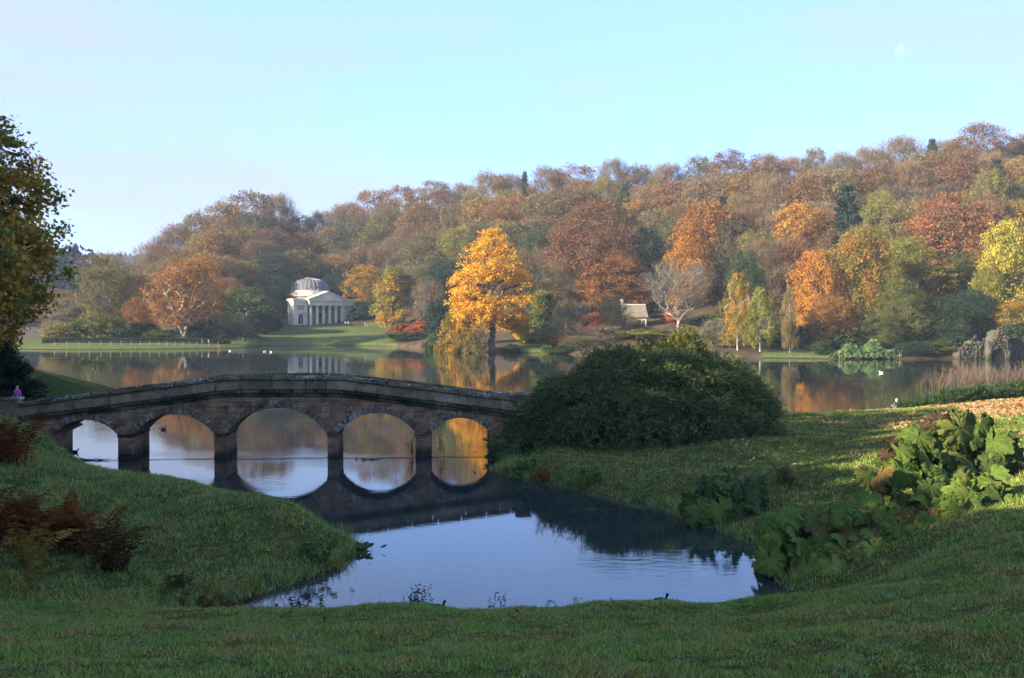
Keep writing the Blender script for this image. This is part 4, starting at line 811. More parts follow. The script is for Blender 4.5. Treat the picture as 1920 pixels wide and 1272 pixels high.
S('shrub', 1235, 590, 56, 274, 'dark', 'green', 'dark shrub between the cottage and the pale bare tree')
S('shrub', 1330, 590, 76, 246, 'dark', 'olive', 'dark shrub between the maple and the birches')
S('scrub', 1345, 600, 76, 222, 'grey', 'green', 'grey-green thicket left of the birches')
S('shrub', 1450, 610, 66, 210, 'dark', 'blue', 'dark shrub between the birches')
S('shrub', 1520, 610, 80, 208, 'dark', 'purple', 'shaded purple-brown shrub behind the shore grass')
S('shrub', 1590, 620, 90, 203, 'dark', 'blue', 'shaded shrub directly behind the pale giant leaves, left part')
S('shrub', 1730, 640, 90, 195, 'dark', 'blue', 'black-green shrub at the water right of the pale giant leaves')  # dark colours carry the shade of the hollow here too
S('shrub', 1790, 625, 70, 198, 'dark', 'blue', 'black-green shrub touching the left end of the ruin')
S('shrub', 1905, 610, 70, 196, 'dark', 'green', 'dark shrub rising behind the right end of the ruin')

def own_tree(name, label, kind_cat, loc, trunk_me, crown_me, color, tint, parent_rz=0, scale=(1, 1, 1)):
    e = empty(name, loc, label, kind_cat, rz=parent_rz); e.scale = scale
    link('trunk', trunk_me, e); link('crown', crown_me, e, color=color, tint=tint); return e
# golden tree
pz = proto('golden', 201, 26.8, 18.0, 4.4, 'egg', 900, 38, 0.46, 0.38, 0.28, bark='bark', nlobe=34, lobe=0.30, fillf=0.38, trunk_r=0.85, fork=(6.5, [(-3.2, 0.5, 15), (0.4, -0.6, 21), (2.6, 0.6, 15), (-0.8, 1.5, 18)]), inner=0.6, sides=6)
gp = PX(922, 657, 226); gp.z = float(far_z(gp.x, gp.y)[0]) - 0.2
own_tree('golden_tree', 'great golden-leaved tree with a dark trunk at the lake edge', 'tree', gp, pz[0], pz[1], (0.72, 0.40, 0.035), (0.55, 0.25, 0.035))
T('maple', 975, 578, 42, 232, 'gold', 'yellow', 'small golden tree beneath the right side of the great golden one', variant=0)
T('maple', 870, 570, 66, 240, 'gold', 'amber', 'spreading golden bough left of the great trunk', variant=0)
T('willow', 850, 592, 62, 223, 'olive', 'amber', 'fuzzy tawny willow at the water, left one of two', variant=0)
T('willow', 887, 590, 62, 222, 'olive', 'tan', 'fuzzy tawny willow at the water, right one of two', variant=0)
# pale bare tree
pz = proto('palebare', 202, 17, 17, 2.6, 'vase', 520, 0, 0.6, 0.4, 0.2, bark='bark_pale', twigs=20, tw=(1.3, 0.05), nlobe=22, lobe=0.32, trunk_r=0.42, fork=(2.4, [(-5.5, 0, 8), (-2.4, -0.5, 11), (0.6, 0.4, 13), (3.6, 0.2, 8)]), sides=5, rmin=0.02)
gp = PX(1272, 612, 254); gp.z = float(far_z(gp.x, gp.y)[0]) - 0.2
own_tree('bare_tree', 'leafless pale grey tree with spreading limbs above the scarlet maple', 'tree', gp, pz[0], pz[1], (0.16, 0.14, 0.11), (0.13, 0.11, 0.085))
# forked beech left
pz = proto('forked', 203, 21, 20, 3.0, 'dome', 420, 24, 0.75, 0.58, 0.32, bark='bark_pale', flat=0.45, twigs=8, nlobe=26, lobe=0.3, trunk_r=0.8, fork=(0.8, [(-3.6, -1, 12), (3.4, -1, 13), (-0.5, 1.5, 14)]), flat_up=0.1)
gp = PX(345, 640, 274); gp.z = float(far_z(gp.x, gp.y)[0]) - 0.2
own_tree('forked_beech', 'wide brown and orange beech with a pale forked trunk behind the strollers', 'tree', gp, pz[0], pz[1], (0.22, 0.11, 0.04), (0.36, 0.15, 0.03))

# pale giant-leaved clump on the far shore
g = np.random.default_rng(4); n = 900; th = g.uniform(0, 2 * np.pi, n); rr = np.sqrt(g.uniform(0, 1, n)); X = rr * np.cos(th) * 7.2; Yv = rr * np.sin(th) * 3.0
Zt = 0.4 + (1 - rr ** 2) * 3.2 * g.uniform(0.45, 1.0, n) * (0.75 + 0.25 * np.sin(X * 1.3)); Pp = np.c_[X, Yv, Zt]; nn = unit(g.normal(size=(n, 3)) * 0.45 + np.array([-0.1, -0.7, 0.8])); a = unit(np.cross(nn, g.normal(size=(n, 3)))); b_ = np.cross(nn, a); s = g.uniform(0.2, 0.44, n)[:, None]
ang = np.arange(9) * 2 * np.pi / 9
ring = [Pp + a * s * math.cos(t) * (1 + 0.15 * (i % 2)) + b_ * s * math.sin(t) * (1 + 0.15 * (i % 2)) - nn * s * 0.25 for i, t in enumerate(ang)]
VV = np.stack([Pp] + ring, 1).reshape(-1, 3); k = np.arange(9); ff = np.stack([np.zeros(9, int), 1 + k, 1 + (k + 1) % 9], -1); FFg = (ff[None] + (np.arange(n) * 10)[:, None, None]).reshape(-1, 3)
gp = PX(1625, 672, 190.5); gp.z = 0.1
e = empty('giant_rhubarb_clump', gp, 'pale green clump of giant leaves at the far water edge', 'plant'); lv = link('foliage', np_mesh('far_gunnera', VV, FFg, M['leaf_near']), e, color=(0.12, 0.17, 0.06), tint=(0.07, 0.11, 0.04)); lv['kind'] = 'stuff'
gm = MB()
for i in range(40):
    x, y = g.uniform(-6, 6), g.uniform(-2, 2); gm.tube([(x, y, -0.2), (x + g.uniform(-.4, .4), y - 0.3, 1.6)], [0.08, 0.05], 4)
gm.build('stalks', M['bark_pale'], e)
SHADE = [(-38, 2, 15), (-46, 10, 15.5), (-40, 20, 15.5), (-50, 27, 19.5), (-38, 32, 15), (-47, 40, 21), (-41, 52, 18), (-52, 52, 18), (-44, 64, 20), (-54, -4, 16), (-34, -10, 16), (-58, 14, 15), (-60, 36, 18), (-30, 8, 14), (-46, -14, 17), (-30, 20, 12), (-22, -6, 15), (-62, 0, 15), (-27, 33, 9), (-14, -12, 12), (-34, 44, 12), (-48, 18, 15.5)]
# ------------------------------------------------------------------ distant wooded ridges
def far_wood(name, label, n, fx, seed, h, color):
    g = np.random.default_rng(seed); V_, F_, o = [], [], 0
    for i in range(n):
        x, y, z = fx(g); hh = h * g.uniform(0.6, 1.2); con = g.uniform() < 0.45; m = 46
        t = g.uniform(0, 1, m); rad = (1 - t) * 0.22 * hh if con else np.sqrt(np.clip(1 - (2 * t - 1) ** 2, 0, 1)) * 0.42 * hh
        th = g.uniform(0, 6.28, m); p = np.c_[x + rad * np.cos(th), y + rad * np.sin(th), z + t * hh]
        a = unit(g.normal(size=(m, 3))) * hh * 0.11; b = unit(np.cross(a, g.normal(size=(m, 3)))) * hh * 0.09
        v, f = rhombs(p, a, b); V_.append(v); F_.append(f + o); o += len(v)
    ob = link(name, np_mesh(name, np.concatenate(V_), np.concatenate(F_), M['leaf']), color=color, tint=tuple(v * 0.8 for v in color)); return tag(ob, label, None, None, 'stuff')
def ridge_z(x, y): return float(np.clip((y - 560) / 900, 0, 1) ** 1.5 * (92 + 10 * math.sin(x / 260.0) + 5 * math.sin(x / 90.0 + 1)))
def fx1(g):
    y = g.uniform(1250, 1600); x = (g.uniform(-100, 420) - 960) / FPX * y; return x, y, ridge_z(x, y) - 2
far_wood('far_forest', 'hazy blue wooded ridge on the far horizon', 1500, fx1, 1, 15, (0.04, 0.05, 0.035))
# nearer dark wooded knoll beside the near tree
kn = MB().lathe([(80, -6), (52, 12), (32, 24), (12, 28.5), (0.1, 29)], 24, (-250, 520, 0)); tag(kn.build('knoll', M['far_field'], smooth=True), 'dark wooded knoll in the distance', None, None, 'structure')
def fx2(g):
    r = 72 * math.sqrt(g.uniform()); t = g.uniform(0, 6.28); z = np.interp(r, [0, 12, 32, 52, 80], [29, 28.5, 24, 12, -6]); return -250 + r * math.cos(t), 520 + r * math.sin(t), float(z) - 1
far_wood('distant_wood', 'dark wood tinted haze-blue covering the distant knoll', 420, fx2, 2, 17, (0.02, 0.03, 0.035))  # bluish foliage colour stands in for haze at this distance

# ------------------------------------------------------------------ near trees on the left
pz = proto('neartree', 301, 19.2, 17.5, 0.6, 'egg', 2500, 56, 0.46, 0.33, 0.25, leafmat='leaf_near', nlobe=46, lobe=0.36, fillf=0.6, trunk_r=0.5, inner=0.4, sides=7, rmin=0.015)
NT = (-37.9, 62)
own_tree('near_tree', 'tall near tree with green and orange leaves at the left edge', 'tree', (NT[0], NT[1], float(near_z(*NT)[0]) - 0.2), pz[0], pz[1], (0.48, 0.27, 0.04), (0.17, 0.19, 0.04), parent_rz=1.0)
pz = proto('nearyew', 302, 7.2, 6.5, 0.4, 'egg', 420, 60, 0.30, 0.34, 0.10, leafmat='yew', style='needle', nlobe=26, lobe=0.36, trunk_r=0.2, step=0.6)
own_tree('near_conifer', 'dark evergreen below the near tree at the bridge end', 'tree', (-31.0, 60.5, float(near_z(-31.0, 60.5)[0]) - 0.2), pz[0], pz[1], (0.022, 0.04, 0.02), (0.016, 0.026, 0.014), scale=(0.75, 0.75, 0.62))
own_tree('near_conifer', 'dark evergreen behind the bridge end pillar at the left picture edge', 'tree', (-34.4, 60, float(near_z(-34.4, 60)[0]) - 0.2), pz[0], pz[1], (0.018, 0.028, 0.018), (0.014, 0.02, 0.014), parent_rz=2.0, scale=(1.0, 1.0, 0.7))
# the wood up the slope beyond the left edge of the picture, which shades the foreground
g = np.random.default_rng(9); tv, tf = [], []; o = 0
def proto_arrays(me):
    v = np.empty(len(me.vertices) * 3, np.float32); me.vertices.foreach_get('co', v); f = np.empty(len(me.loops), np.int32); me.loops.foreach_get('vertex_index', f); return v.reshape(-1, 3), f.reshape(-1, 4)
for (x, y, h) in SHADE:
    for me in PROTO['slopewood0'][:2]:
        v, f = proto_arrays(me); s = h / 18.0; t = g.uniform(0, 6.28); v = v * np.array([s * 1.15, s * 1.15, s]); c_, s_ = math.cos(t), math.sin(t)
        v = np.c_[v[:, 0] * c_ - v[:, 1] * s_ + x, v[:, 0] * s_ + v[:, 1] * c_ + y, v[:, 2] + float(near_z(max(-70, x), max(-13, y))[0]) - 0.3]; tv.append(v); tf.append(f + o); o += len(v)
wood = link('hanging_wood', np_mesh('hanging_wood', np.concatenate(tv), np.concatenate(tf), M['leaf']), color=(0.12, 0.09, 0.03), tint=(0.06, 0.08, 0.03))
tag(wood, 'wood on the slope past the left edge, shading the foreground', None, None, 'stuff')

# ------------------------------------------------------------------ the great yew on the right bank, with a yellowing shrub behind it
def lump_bush(seed, lobes, n, L_, Wl, droop=0.5, per=42, csize=0.42, rag=0.22):
    """foliage in hanging tufts over a set of overlapping lobes (x, y, z, rx, ry, rz)"""
    g = np.random.default_rng(seed); lobes = np.array(lobes, float); area = lobes[:, 3] * lobes[:, 5] + lobes[:, 3] * lobes[:, 4]; nc = int(n / per * 1.9); k = g.choice(len(lobes), nc, p=area / area.sum())
    d = unit(g.normal(size=(nc, 3))); rad = 0.93 + rag * 0.5 * g.normal(size=nc) * 0.5
    rough = 1 + 0.09 * np.sin(d[:, 0] * 7 + k) * np.sin(d[:, 1] * 8 + 2 * k) + 0.06 * np.sin(d[:, 2] * 11 + k)
    c = lobes[k, :3] + d * lobes[k, 3:6] * (rad * rough)[:, None]; deep = np.zeros(nc, bool)
    for j in range(len(lobes)): deep |= (np.linalg.norm((c - lobes[j, :3]) / lobes[j, 3:6], axis=1) < 0.78) & (k != j)
    keep = ~deep & (c[:, 2] > -0.1); c, d = c[keep][:n // per], d[keep][:n // per]; m = len(c)
    ax = unit(d + g.normal(0, 0.45, (m, 3)) + np.array([0, 0, 0.25 - droop])); cs = csize * g.uniform(0.55, 1.45, m)
    C_, D_, S_ = np.repeat(c, per, 0), np.repeat(ax, per, 0), np.repeat(cs, per)[:, None]; mm = len(C_); t = g.uniform(-0.6, 1.0, mm)[:, None]
    side = g.normal(0, 0.30, (mm, 3)); p = C_ + D_ * t * S_ + side * S_ * (1.1 - 0.6 * np.maximum(t, 0)) + np.array([0, 0, -droop]) * S_ * np.maximum(t, 0) ** 2
    a = unit(D_ + side * 1.6 + np.array([0, 0, -droop * 0.8]) + g.normal(0, 0.25, (mm, 3))); b = unit(np.cross(a, g.normal(size=(mm, 3)))); s = g.uniform(0.55, 1.4, mm)[:, None]
    return rhombs(p, a * L_ * s / 2, b * Wl * s / 2)
yx, yy_ = 6.4, 57.5
lob = [(0.0, 0, 2.2, 2.8, 3.0, 2.7), (-2.6, -0.8, 1.5, 2.4, 2.5, 2.1), (-4.6, -1.2, 0.8, 1.9, 2.0, 1.6), (2.8, -0.2, 2.1, 2.7, 2.8, 2.6), (5.4, 0.5, 2.0, 2.3, 2.4, 2.25), (6.8, 0.2, 1.2, 1.7, 2.0, 1.9), (0.6, -2.4, 1.0, 2.6, 2.0, 1.8), (3.6, -2.2, 1.1, 2.2, 1.8, 1.6), (-2.0, -2.8, 0.7, 2.2, 1.6, 1.3), (-5.0, -2.2, 0.1, 1.5, 1.4, 1.0), (-0.6, 0.8, 2.9, 1.7, 2.0, 1.8), (-6.2, -1.2, 0.0, 1.2, 1.3, 1.0), (1.8, 0.4, 3.0, 1.4, 1.6, 1.7), (4.6, -0.8, 2.7, 1.5, 1.4, 1.5), (-3.6, 0.0, 1.9, 1.4, 1.5, 1.3), (7.6, -0.8, 0.2, 1.1, 1.2, 0.8), (5.4, -1.9, 0.7, 1.6, 1.4, 1.2)]
yz = float(near_z(yx, yy_)[0]) - 0.5
yw = empty('yew_bush', (yx, yy_, yz), 'huge dark green spreading yew bush at the right end of the bridge', 'bush')
v, f = lump_bush(5, lob, 210000, 0.25, 0.05, 0.42, per=42, csize=0.52, rag=0.38); link('crown', np_mesh('yew_crown', v, f, M['yew']), yw, color=(0.082, 0.115, 0.042), tint=(0.14, 0.155, 0.056))
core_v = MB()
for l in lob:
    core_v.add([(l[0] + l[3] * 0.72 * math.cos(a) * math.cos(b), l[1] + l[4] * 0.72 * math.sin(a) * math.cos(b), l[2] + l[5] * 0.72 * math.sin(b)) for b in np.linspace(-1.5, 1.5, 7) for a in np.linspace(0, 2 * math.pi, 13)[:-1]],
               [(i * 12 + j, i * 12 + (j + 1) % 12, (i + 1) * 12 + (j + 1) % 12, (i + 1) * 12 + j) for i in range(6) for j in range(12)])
M['yew_core'] = simple_mat('yew_shade_core', (0.016, 0.018, 0.010), 1.0, 0.4, 4.0)  # solid near-black core; the shade inside the bush is painted in its colour
core_v.build('shade_core', M['yew_core'], yw)
tk = MB(); 
for (x, y) in ((-2, 0), (1, 0.5), (4, 0.2)): tk.tube([(x, y, -0.4), (x * 1.1, y, 1.5), (x * 1.4, y, 3)], [0.3, 0.22, 0.1], 7)
tk.build('trunk', M['bark'], yw)
by = 72; sx_ = (1262 - 960) / FPX * by; sz_ = float(near_z(sx_, by)[0])
lob2 = [(a, b, c * 1.15, d * 1.15, e_, f_ * 1.14) for a, b, c, d, e_, f_ in [(0, 0, 1.2, 2.6, 2.0, 3.4), (-2.4, 0.3, 1.0, 2.0, 1.8, 3.1), (2.3, 0, 0.8, 2.2, 1.8, 2.9), (4.0, 0.4, 0.6, 1.6, 1.6, 2.5), (1.0, 0.5, 2.2, 1.6, 1.4, 2.6)]]
v, f = lump_bush(6, lob2, 26000, 0.22, 0.12, 0.0, per=24, csize=0.45); e = empty('yellow_shrub', (sx_, by, sz_ + 0.6), 'yellow-green leafy shrub showing above the great yew', 'bush')
link('crown', np_mesh('yellow_shrub_crown', v, f, M['leaf_near']), e, color=(0.15, 0.135, 0.022), tint=(0.08, 0.095, 0.025))
tk = MB()
for (x, y) in ((-1.6, 0), (0, 0.2), (1.8, 0)): tk.tube([(x, y, -1.2), (x, y, 1.5), (x * 1.3, y, 3)], [0.12, 0.09, 0.03], 6)
tk.build('trunk', M['bark'], e)

# ------------------------------------------------------------------ red stems and evergreen shrubs at the right lake edge
g = np.random.default_rng(12); dw = MB(); sv = []
for i in range(300):
    x = 35.5 + g.uniform(0, 1) * 15; y = 86 + g.uniform(-2.5, 2.5); z = 0.2; hgt = g.uniform(1.9, 3.1) * (0.55 + 0.45 * min(1, (x - 34.6) / 3))
    dw.tube([(x - 35, y - 86, -0.6), (x - 35 + g.normal(0, 0.12), y - 86, hgt * 0.5), (x - 35 + g.normal(0, 0.30), y - 86 + g.normal(0, 0.2), hgt)], [0.024, 0.017, 0.009], 3, cap=False)
    for k in range(3):
        b0 = hgt * g.uniform(0.4, 0.8); xx = x - 35 + g.normal(0, 0.1); dw.tube([(xx, y - 86, b0), (xx + g.normal(0, 0.3), y - 86, b0 + g.uniform(0.5, 1.0))], [0.016, 0.008], 3, cap=False)
M['dogwood'] = simple_mat('dogwood_stems', (0.075, 0.05, 0.036), 0.7, 0.35, 1.0)
dz = float(near_z(42, 86)[0]); e = empty('dogwood_thicket', (35, 86, max(0.0, dz) + 0.1), 'thicket of leafless pinkish-brown upright stems at the right lake edge', 'shrub'); o = dw.build('stems', M['dogwood'], e); o['kind'] = 'stuff'
for i, (px, tp, w, Y, lab) in enumerate(((1722, 752, 60, 76, 'low scrap of evergreen shrub nearest the seated person'), (1795, 728, 84, 77, 'glossy green evergreen shrub before the pinkish stems, left one'), (1850, 722, 80, 77.5, 'glossy green evergreen shrub before the pinkish stems, middle one'), (1908, 714, 92, 78, 'glossy green evergreen shrub before the pinkish stems, at the picture edge'))):
    x = (px - 960) / FPX * Y; z = max(0.3, float(near_z(x, Y)[0])); ht = EYE + (HOR - tp) / FPX * Y - z; w_ = w / FPX * Y / 2
    v, f = lump_bush(20 + i, [(0, 0, ht * 0.45, w_ * 0.9, 1.2, ht * 0.55), (-w_ * 0.5, -0.2, ht * 0.3, w_ * 0.7, 1.0, ht * 0.45), (w_ * 0.5, -0.2, ht * 0.35, w_ * 0.75, 1.0, ht * 0.55)], 5200, 0.20, 0.09, -0.3, per=20, csize=0.3)
    e = empty('evergreen_shrub', (x, Y, z - 0.2), lab, 'shrub', 'evergreen shrubs at the right lake edge'); link('crown', np_mesh('evergreen_crown', v, f, M['leaf_near']), e, color=(0.05, 0.085, 0.03), tint=(0.03, 0.055, 0.025))
    MB().tube([(0, 0, -0.2), (0.1, 0, ht * 0.5)], [0.08, 0.04], 5).build('trunk', M['bark'], e)
# ------------------------------------------------------------------ giant-leaved plants (gunnera) on the right bank
def gunnera_leaf(seed):
    g = random.Random(seed); nl = 9; sub = 8; span = R(164); V_ = []; vein = []
    rings = [0.05, 0.25, 0.45, 0.64, 0.78, 0.90, 1.0]; na = nl * sub
    ph = [g.uniform(0, 6.28) for _ in range(4)]; lob = [g.uniform(0.88, 1.1) for _ in range(nl)]
    for r in rings:
        for j in range(na + 1):
            th = -span + 2 * span * j / na; d = (j % sub) / sub; d = abs(d - 0.5) * 2                      # 0 at lobe middle, 1 between lobes
            k = min(nl - 1, j // sub); L_ = lob[k] * (0.80 + 0.26 * math.cos(th * 0.55))
            edge = (1 - 0.17 * d ** 1.3 + (0.05 if j % 2 else -0.03)) if r > 0.99 else (1 - 0.16 * d * r if r > 0.6 else 1)
            rr = r * L_ * edge
            z = -0.34 * rr * rr - 0.04 * d * r + 0.11 * r * math.sin(2 * th + ph[0]) + 0.075 * r * r * math.sin(5 * th + ph[1]) + 0.04 * r * r * math.sin(13 * th + ph[2]) + (g.uniform(-0.075, 0.075) if r > 0.6 else g.uniform(-0.02, 0.02) if r > 0.1 else 0) + 0.10 * r
            V_.append((rr * math.sin(th), rr * math.cos(th), z)); vein.append(max(0, 1 - d * 3.2) * (1 - 0.5 * r))
    F_ = [(a * (na + 1) + j, a * (na + 1) + j + 1, (a + 1) * (na + 1) + j + 1, (a + 1) * (na + 1) + j) for a in range(len(rings) - 1) for j in range(na)]
    F_ = [f[::-1] for f in F_]
    me = np_mesh('gunnera_leaf', np.array(V_), np.array(F_), M['gunnera']); at = me.attributes.new('vein', 'FLOAT', 'POINT'); at.data.foreach_set('value', vein); return me
m, ns, ls = new_mat('gunnera_leaf'); o = N(ns, 'ShaderNodeOutputMaterial'); oi = N(ns, 'ShaderNodeObjectInfo'); at = N(ns, 'ShaderNodeAttribute', attribute_type='OBJECT', attribute_name='tint'); ve = N(ns, 'ShaderNodeAttribute', attribute_name='vein')
n1 = noise(ns, ls, 2.2, 5, 0.65); mr = N(ns, 'ShaderNodeMapRange'); mr.inputs[1].default_value = 0.47; mr.inputs[2].default_value = 0.62; ls.new(n1.outputs['Fac'], mr.inputs[0])
mx = N(ns, 'ShaderNodeMixRGB'); ls.new(mr.outputs[0], mx.inputs[0]); ls.new(oi.outputs['Color'], mx.inputs[1]); ls.new(at.outputs['Color'], mx.inputs[2])
n2 = noise(ns, ls, 11, 4, 0.6); v2 = N(ns, 'ShaderNodeMapRange'); v2.inputs[1].default_value = 0.3; v2.inputs[2].default_value = 0.7; v2.inputs[3].default_value = 0.7; v2.inputs[4].default_value = 1.3; ls.new(n2.outputs['Fac'], v2.inputs[0])
hs = N(ns, 'ShaderNodeHueSaturation'); ls.new(v2.outputs[0], hs.inputs['Value']); ls.new(mx.outputs[0], hs.inputs['Color'])
vm = N(ns, 'ShaderNodeMixRGB'); vm.inputs[2].default_value = (0.22, 0.26, 0.09, 1); vf = N(ns, 'ShaderNodeMath', operation='MULTIPLY'); vf.inputs[1].default_value = 0.32; ls.new(ve.outputs['Fac'], vf.inputs[0]); ls.new(vf.outputs[0], vm.inputs[0]); ls.new(hs.outputs[0], vm.inputs[1])
d = N(ns, 'ShaderNodeBsdfPrincipled'); d.inputs['Roughness'].default_value = 0.75; d.inputs['Specular IOR Level'].default_value = 0.06; t = N(ns, 'ShaderNodeBsdfTranslucent'); ms = N(ns, 'ShaderNodeMixShader'); ms.inputs[0].default_value = 0.2
bp = N(ns, 'ShaderNodeBump'); bp.inputs['Strength'].default_value = 0.6; bp.inputs['Distance'].default_value = 0.05; ls.new(n2.outputs['Fac'], bp.inputs['Height']); ls.new(bp.outputs[0], d.inputs['Normal'])
ls.new(vm.outputs[0], d.inputs['Base Color']); ls.new(vm.outputs[0], t.inputs['Color']); ls.new(d.outputs[0], ms.inputs[1]); ls.new(t.outputs[0], ms.inputs[2]); ls.new(ms.outputs[0], o.inputs['Surface']); M['gunnera'] = m
M['stalk'] = simple_mat('leaf_stalk', (0.13, 0.12, 0.05), 0.7, 0.3, 3)
GL = [gunnera_leaf(i) for i in range(5)]
GC = {'g': ((0.052, 0.095, 0.018), (0.09, 0.10, 0.02)), 'l': ((0.095, 0.145, 0.026), (0.10, 0.12, 0.026)), 'd': ((0.026, 0.052, 0.015), (0.055, 0.055, 0.016)), 'y': ((0.15, 0.17, 0.03), (0.10, 0.13, 0.03)), 'b': ((0.10, 0.055, 0.022), (0.09, 0.085, 0.024)), 'o': ((0.085, 0.095, 0.022), (0.055, 0.085, 0.02)), 'k': ((0.035, 0.02, 0.013), (0.055, 0.032, 0.016))}
rg = random.Random(21)
def gunnera(label, base, lst, fill, fillbox, Yf, cols, name='giant_rhubarb', tone=1.0):
    bx, by_, bz = base; e = empty(name, (bx, by_, bz), label, 'plant', 'giant-leaved plants on the right bank')
    allv = list(lst)
    for _ in range(fill):
        allv.append((rg.uniform(*fillbox[0]), rg.uniform(*fillbox[1]), rg.uniform(42, 78), rg.choice(cols), rg.uniform(0.2, 1.0)))
    for it in allv:
        px, py, dia, c = it[:4]; back = it[4] if len(it) > 4 else 0.0
        Y = Yf(px, py) + back + rg.uniform(-0.25, 0.25); p = PX(px, py, Y); p.z = max(p.z, float(near_z(p.x, p.y)[0]) + 0.18, 0.15)
        az = math.radians(-90 + rg.gauss(0, 42)) if back == 0 else rg.uniform(-math.pi, 0); tilt = math.radians(rg.uniform(38, 74) if back == 0 else rg.uniform(15, 60))
        n = Vector((math.cos(az) * math.sin(tilt), math.sin(az) * math.sin(tilt), math.cos(tilt))); tip = Vector((math.cos(az + rg.gauss(0, 0.7)), math.sin(az + rg.gauss(0, 0.5)), -0.6)); tip = (tip - n * tip.dot(n)).normalized()
        xa = tip.cross(n); mat = Matrix((xa, tip, n)).transposed(); s = dia / FPX * Y / 2 * rg.uniform(0.74, 1.0)
        c1, c2 = GC[c]; j = rg.uniform(0.8, 1.2) * tone; c2 = tuple(v * tone for v in c2)
        link('leaf', GL[rg.randrange(5)], e, loc=p - Vector(base), rot=mat.to_euler(), scale=(s, s, s * rg.uniform(0.8, 1.5)), color=tuple(v * j for v in c1), tint=c2)
        q = p - Vector(base); h = (Vector((rg.gauss(0, 0.25) + q.x * 0.75, q.y * 0.6 + 0.5, 0))); gz = float(near_z(base[0] + h.x, base[1] + h.y)[0]); h.z = max(gz, -0.3) - bz - 0.05
        mid = (h + q) / 2 + Vector((0, 0.15, 0.15)); MB().tube([h, mid, q - n * 0.02], [0.035, 0.03, 0.02], 5).build('stalk', M['stalk'], e)
    return e
def bpt(px, Y): x = (px - 960) / FPX * Y; return (x, Y, max(0.0, float(near_z(x, Y)[0])))
gunnera('huge-leaved plant highest on the right bank, with dark withered leaves on top', bpt(1790, 38), [(1722, 818, 92, 'g'), (1800, 803, 112, 'o'), (1862, 826, 86, 'g'), (1893, 842, 70, 'd'), (1742, 862, 84, 'g'), (1822, 872, 84, 'd'), (1686, 842, 70, 'g'), (1776, 848, 84, 'o'), (1762, 786, 60, 'k'), (1734, 798, 60, 'k'), (1790, 782, 46, 'k'), (1668, 868, 60, 'd'), (1850, 870, 70, 'd'), (1885, 872, 60, 'd'), (1838, 795, 70, 'g'), (1700, 870, 74, 'g'), (1664, 852, 40, 'k'), (1672, 836, 34, 'k')], 62, ((1665, 1900), (810, 890)), lambda x, y: 38.0 - (y - 840) * 0.02, 'gddko')
gunnera('giant-leaved plant on the right bank with one big bright leaf', bpt(1760, 31.5), [(1682, 928, 108, 'g'), (1738, 948, 78, 'l'), (1816, 928, 126, 'l'), (1838, 962, 80, 'l'), (1800, 1006, 90, 'g'), (1752, 985, 80, 'b'), (1704, 1000, 74, 'b'), (1640, 958, 70, 'l'), (1626, 932, 70, 'g'), (1876, 948, 96, 'd'), (1694, 884, 92, 'g'), (1650, 890, 74, 'b'), (1770, 888, 80, 'g'), (1860, 905, 70, 'g'), (1745, 912, 80, 'd'), (1690, 965, 70, 'l'), (1780, 965, 70, 'g')], 64, ((1630, 1880), (890, 1000)), lambda x, y: 31.5 - (y - 940) * 0.02, 'ggdo', tone=1.2)
gunnera('low sprawling giant-leaved plant overhanging the water, partly yellowed and browned', bpt(1570, 29), [(1442, 1048, 78, 'l'), (1492, 1006, 96, 'l'), (1526, 966, 84, 'o'), (1566, 962, 78, 'g'), (1470, 962, 84, 'g'), (1583, 1036, 100, 'o'), (1636, 1064, 90, 'y'), (1560, 1096, 92, 'y'), (1690, 1052, 104, 'g'), (1600, 996, 76, 'b'), (1646, 1024, 80, 'o'), (1720, 1016, 76, 'b'), (1545, 1016, 80, 'g'), (1512, 1062, 76, 'l'), (1456, 1000, 74, 'g'), (1610, 1088, 70, 'o'), (1666, 1005, 74, 'g'), (1500, 1035, 70, 'g'), (1570, 1062, 74, 'o'), (1432, 985, 60, 'g'), (1740, 1050, 60, 'g'), (1612, 960, 70, 'g'), (1530, 1085, 60, 'g')], 84, ((1425, 1740), (960, 1080)), lambda x, y: 29.6 - (y - 1020) * 0.016, 'gglob', tone=1.45)
gunnera('dark green giant-leaved plant standing alone at the water further left', bpt(1365, 37), [(1330, 912, 74, 'd'), (1382, 902, 92, 'd'), (1350, 948, 88, 'g'), (1412, 918, 70, 'd'), (1308, 950, 64, 'g'), (1400, 958, 84, 'd'), (1340, 980, 70, 'd'), (1384, 985, 76, 'd'), (1300, 972, 50, 'g'), (1425, 960, 60, 'd')], 44, ((1290, 1430), (900, 985)), lambda x, y: 37.0 - (y - 940) * 0.012, 'dddg', tone=1.4)

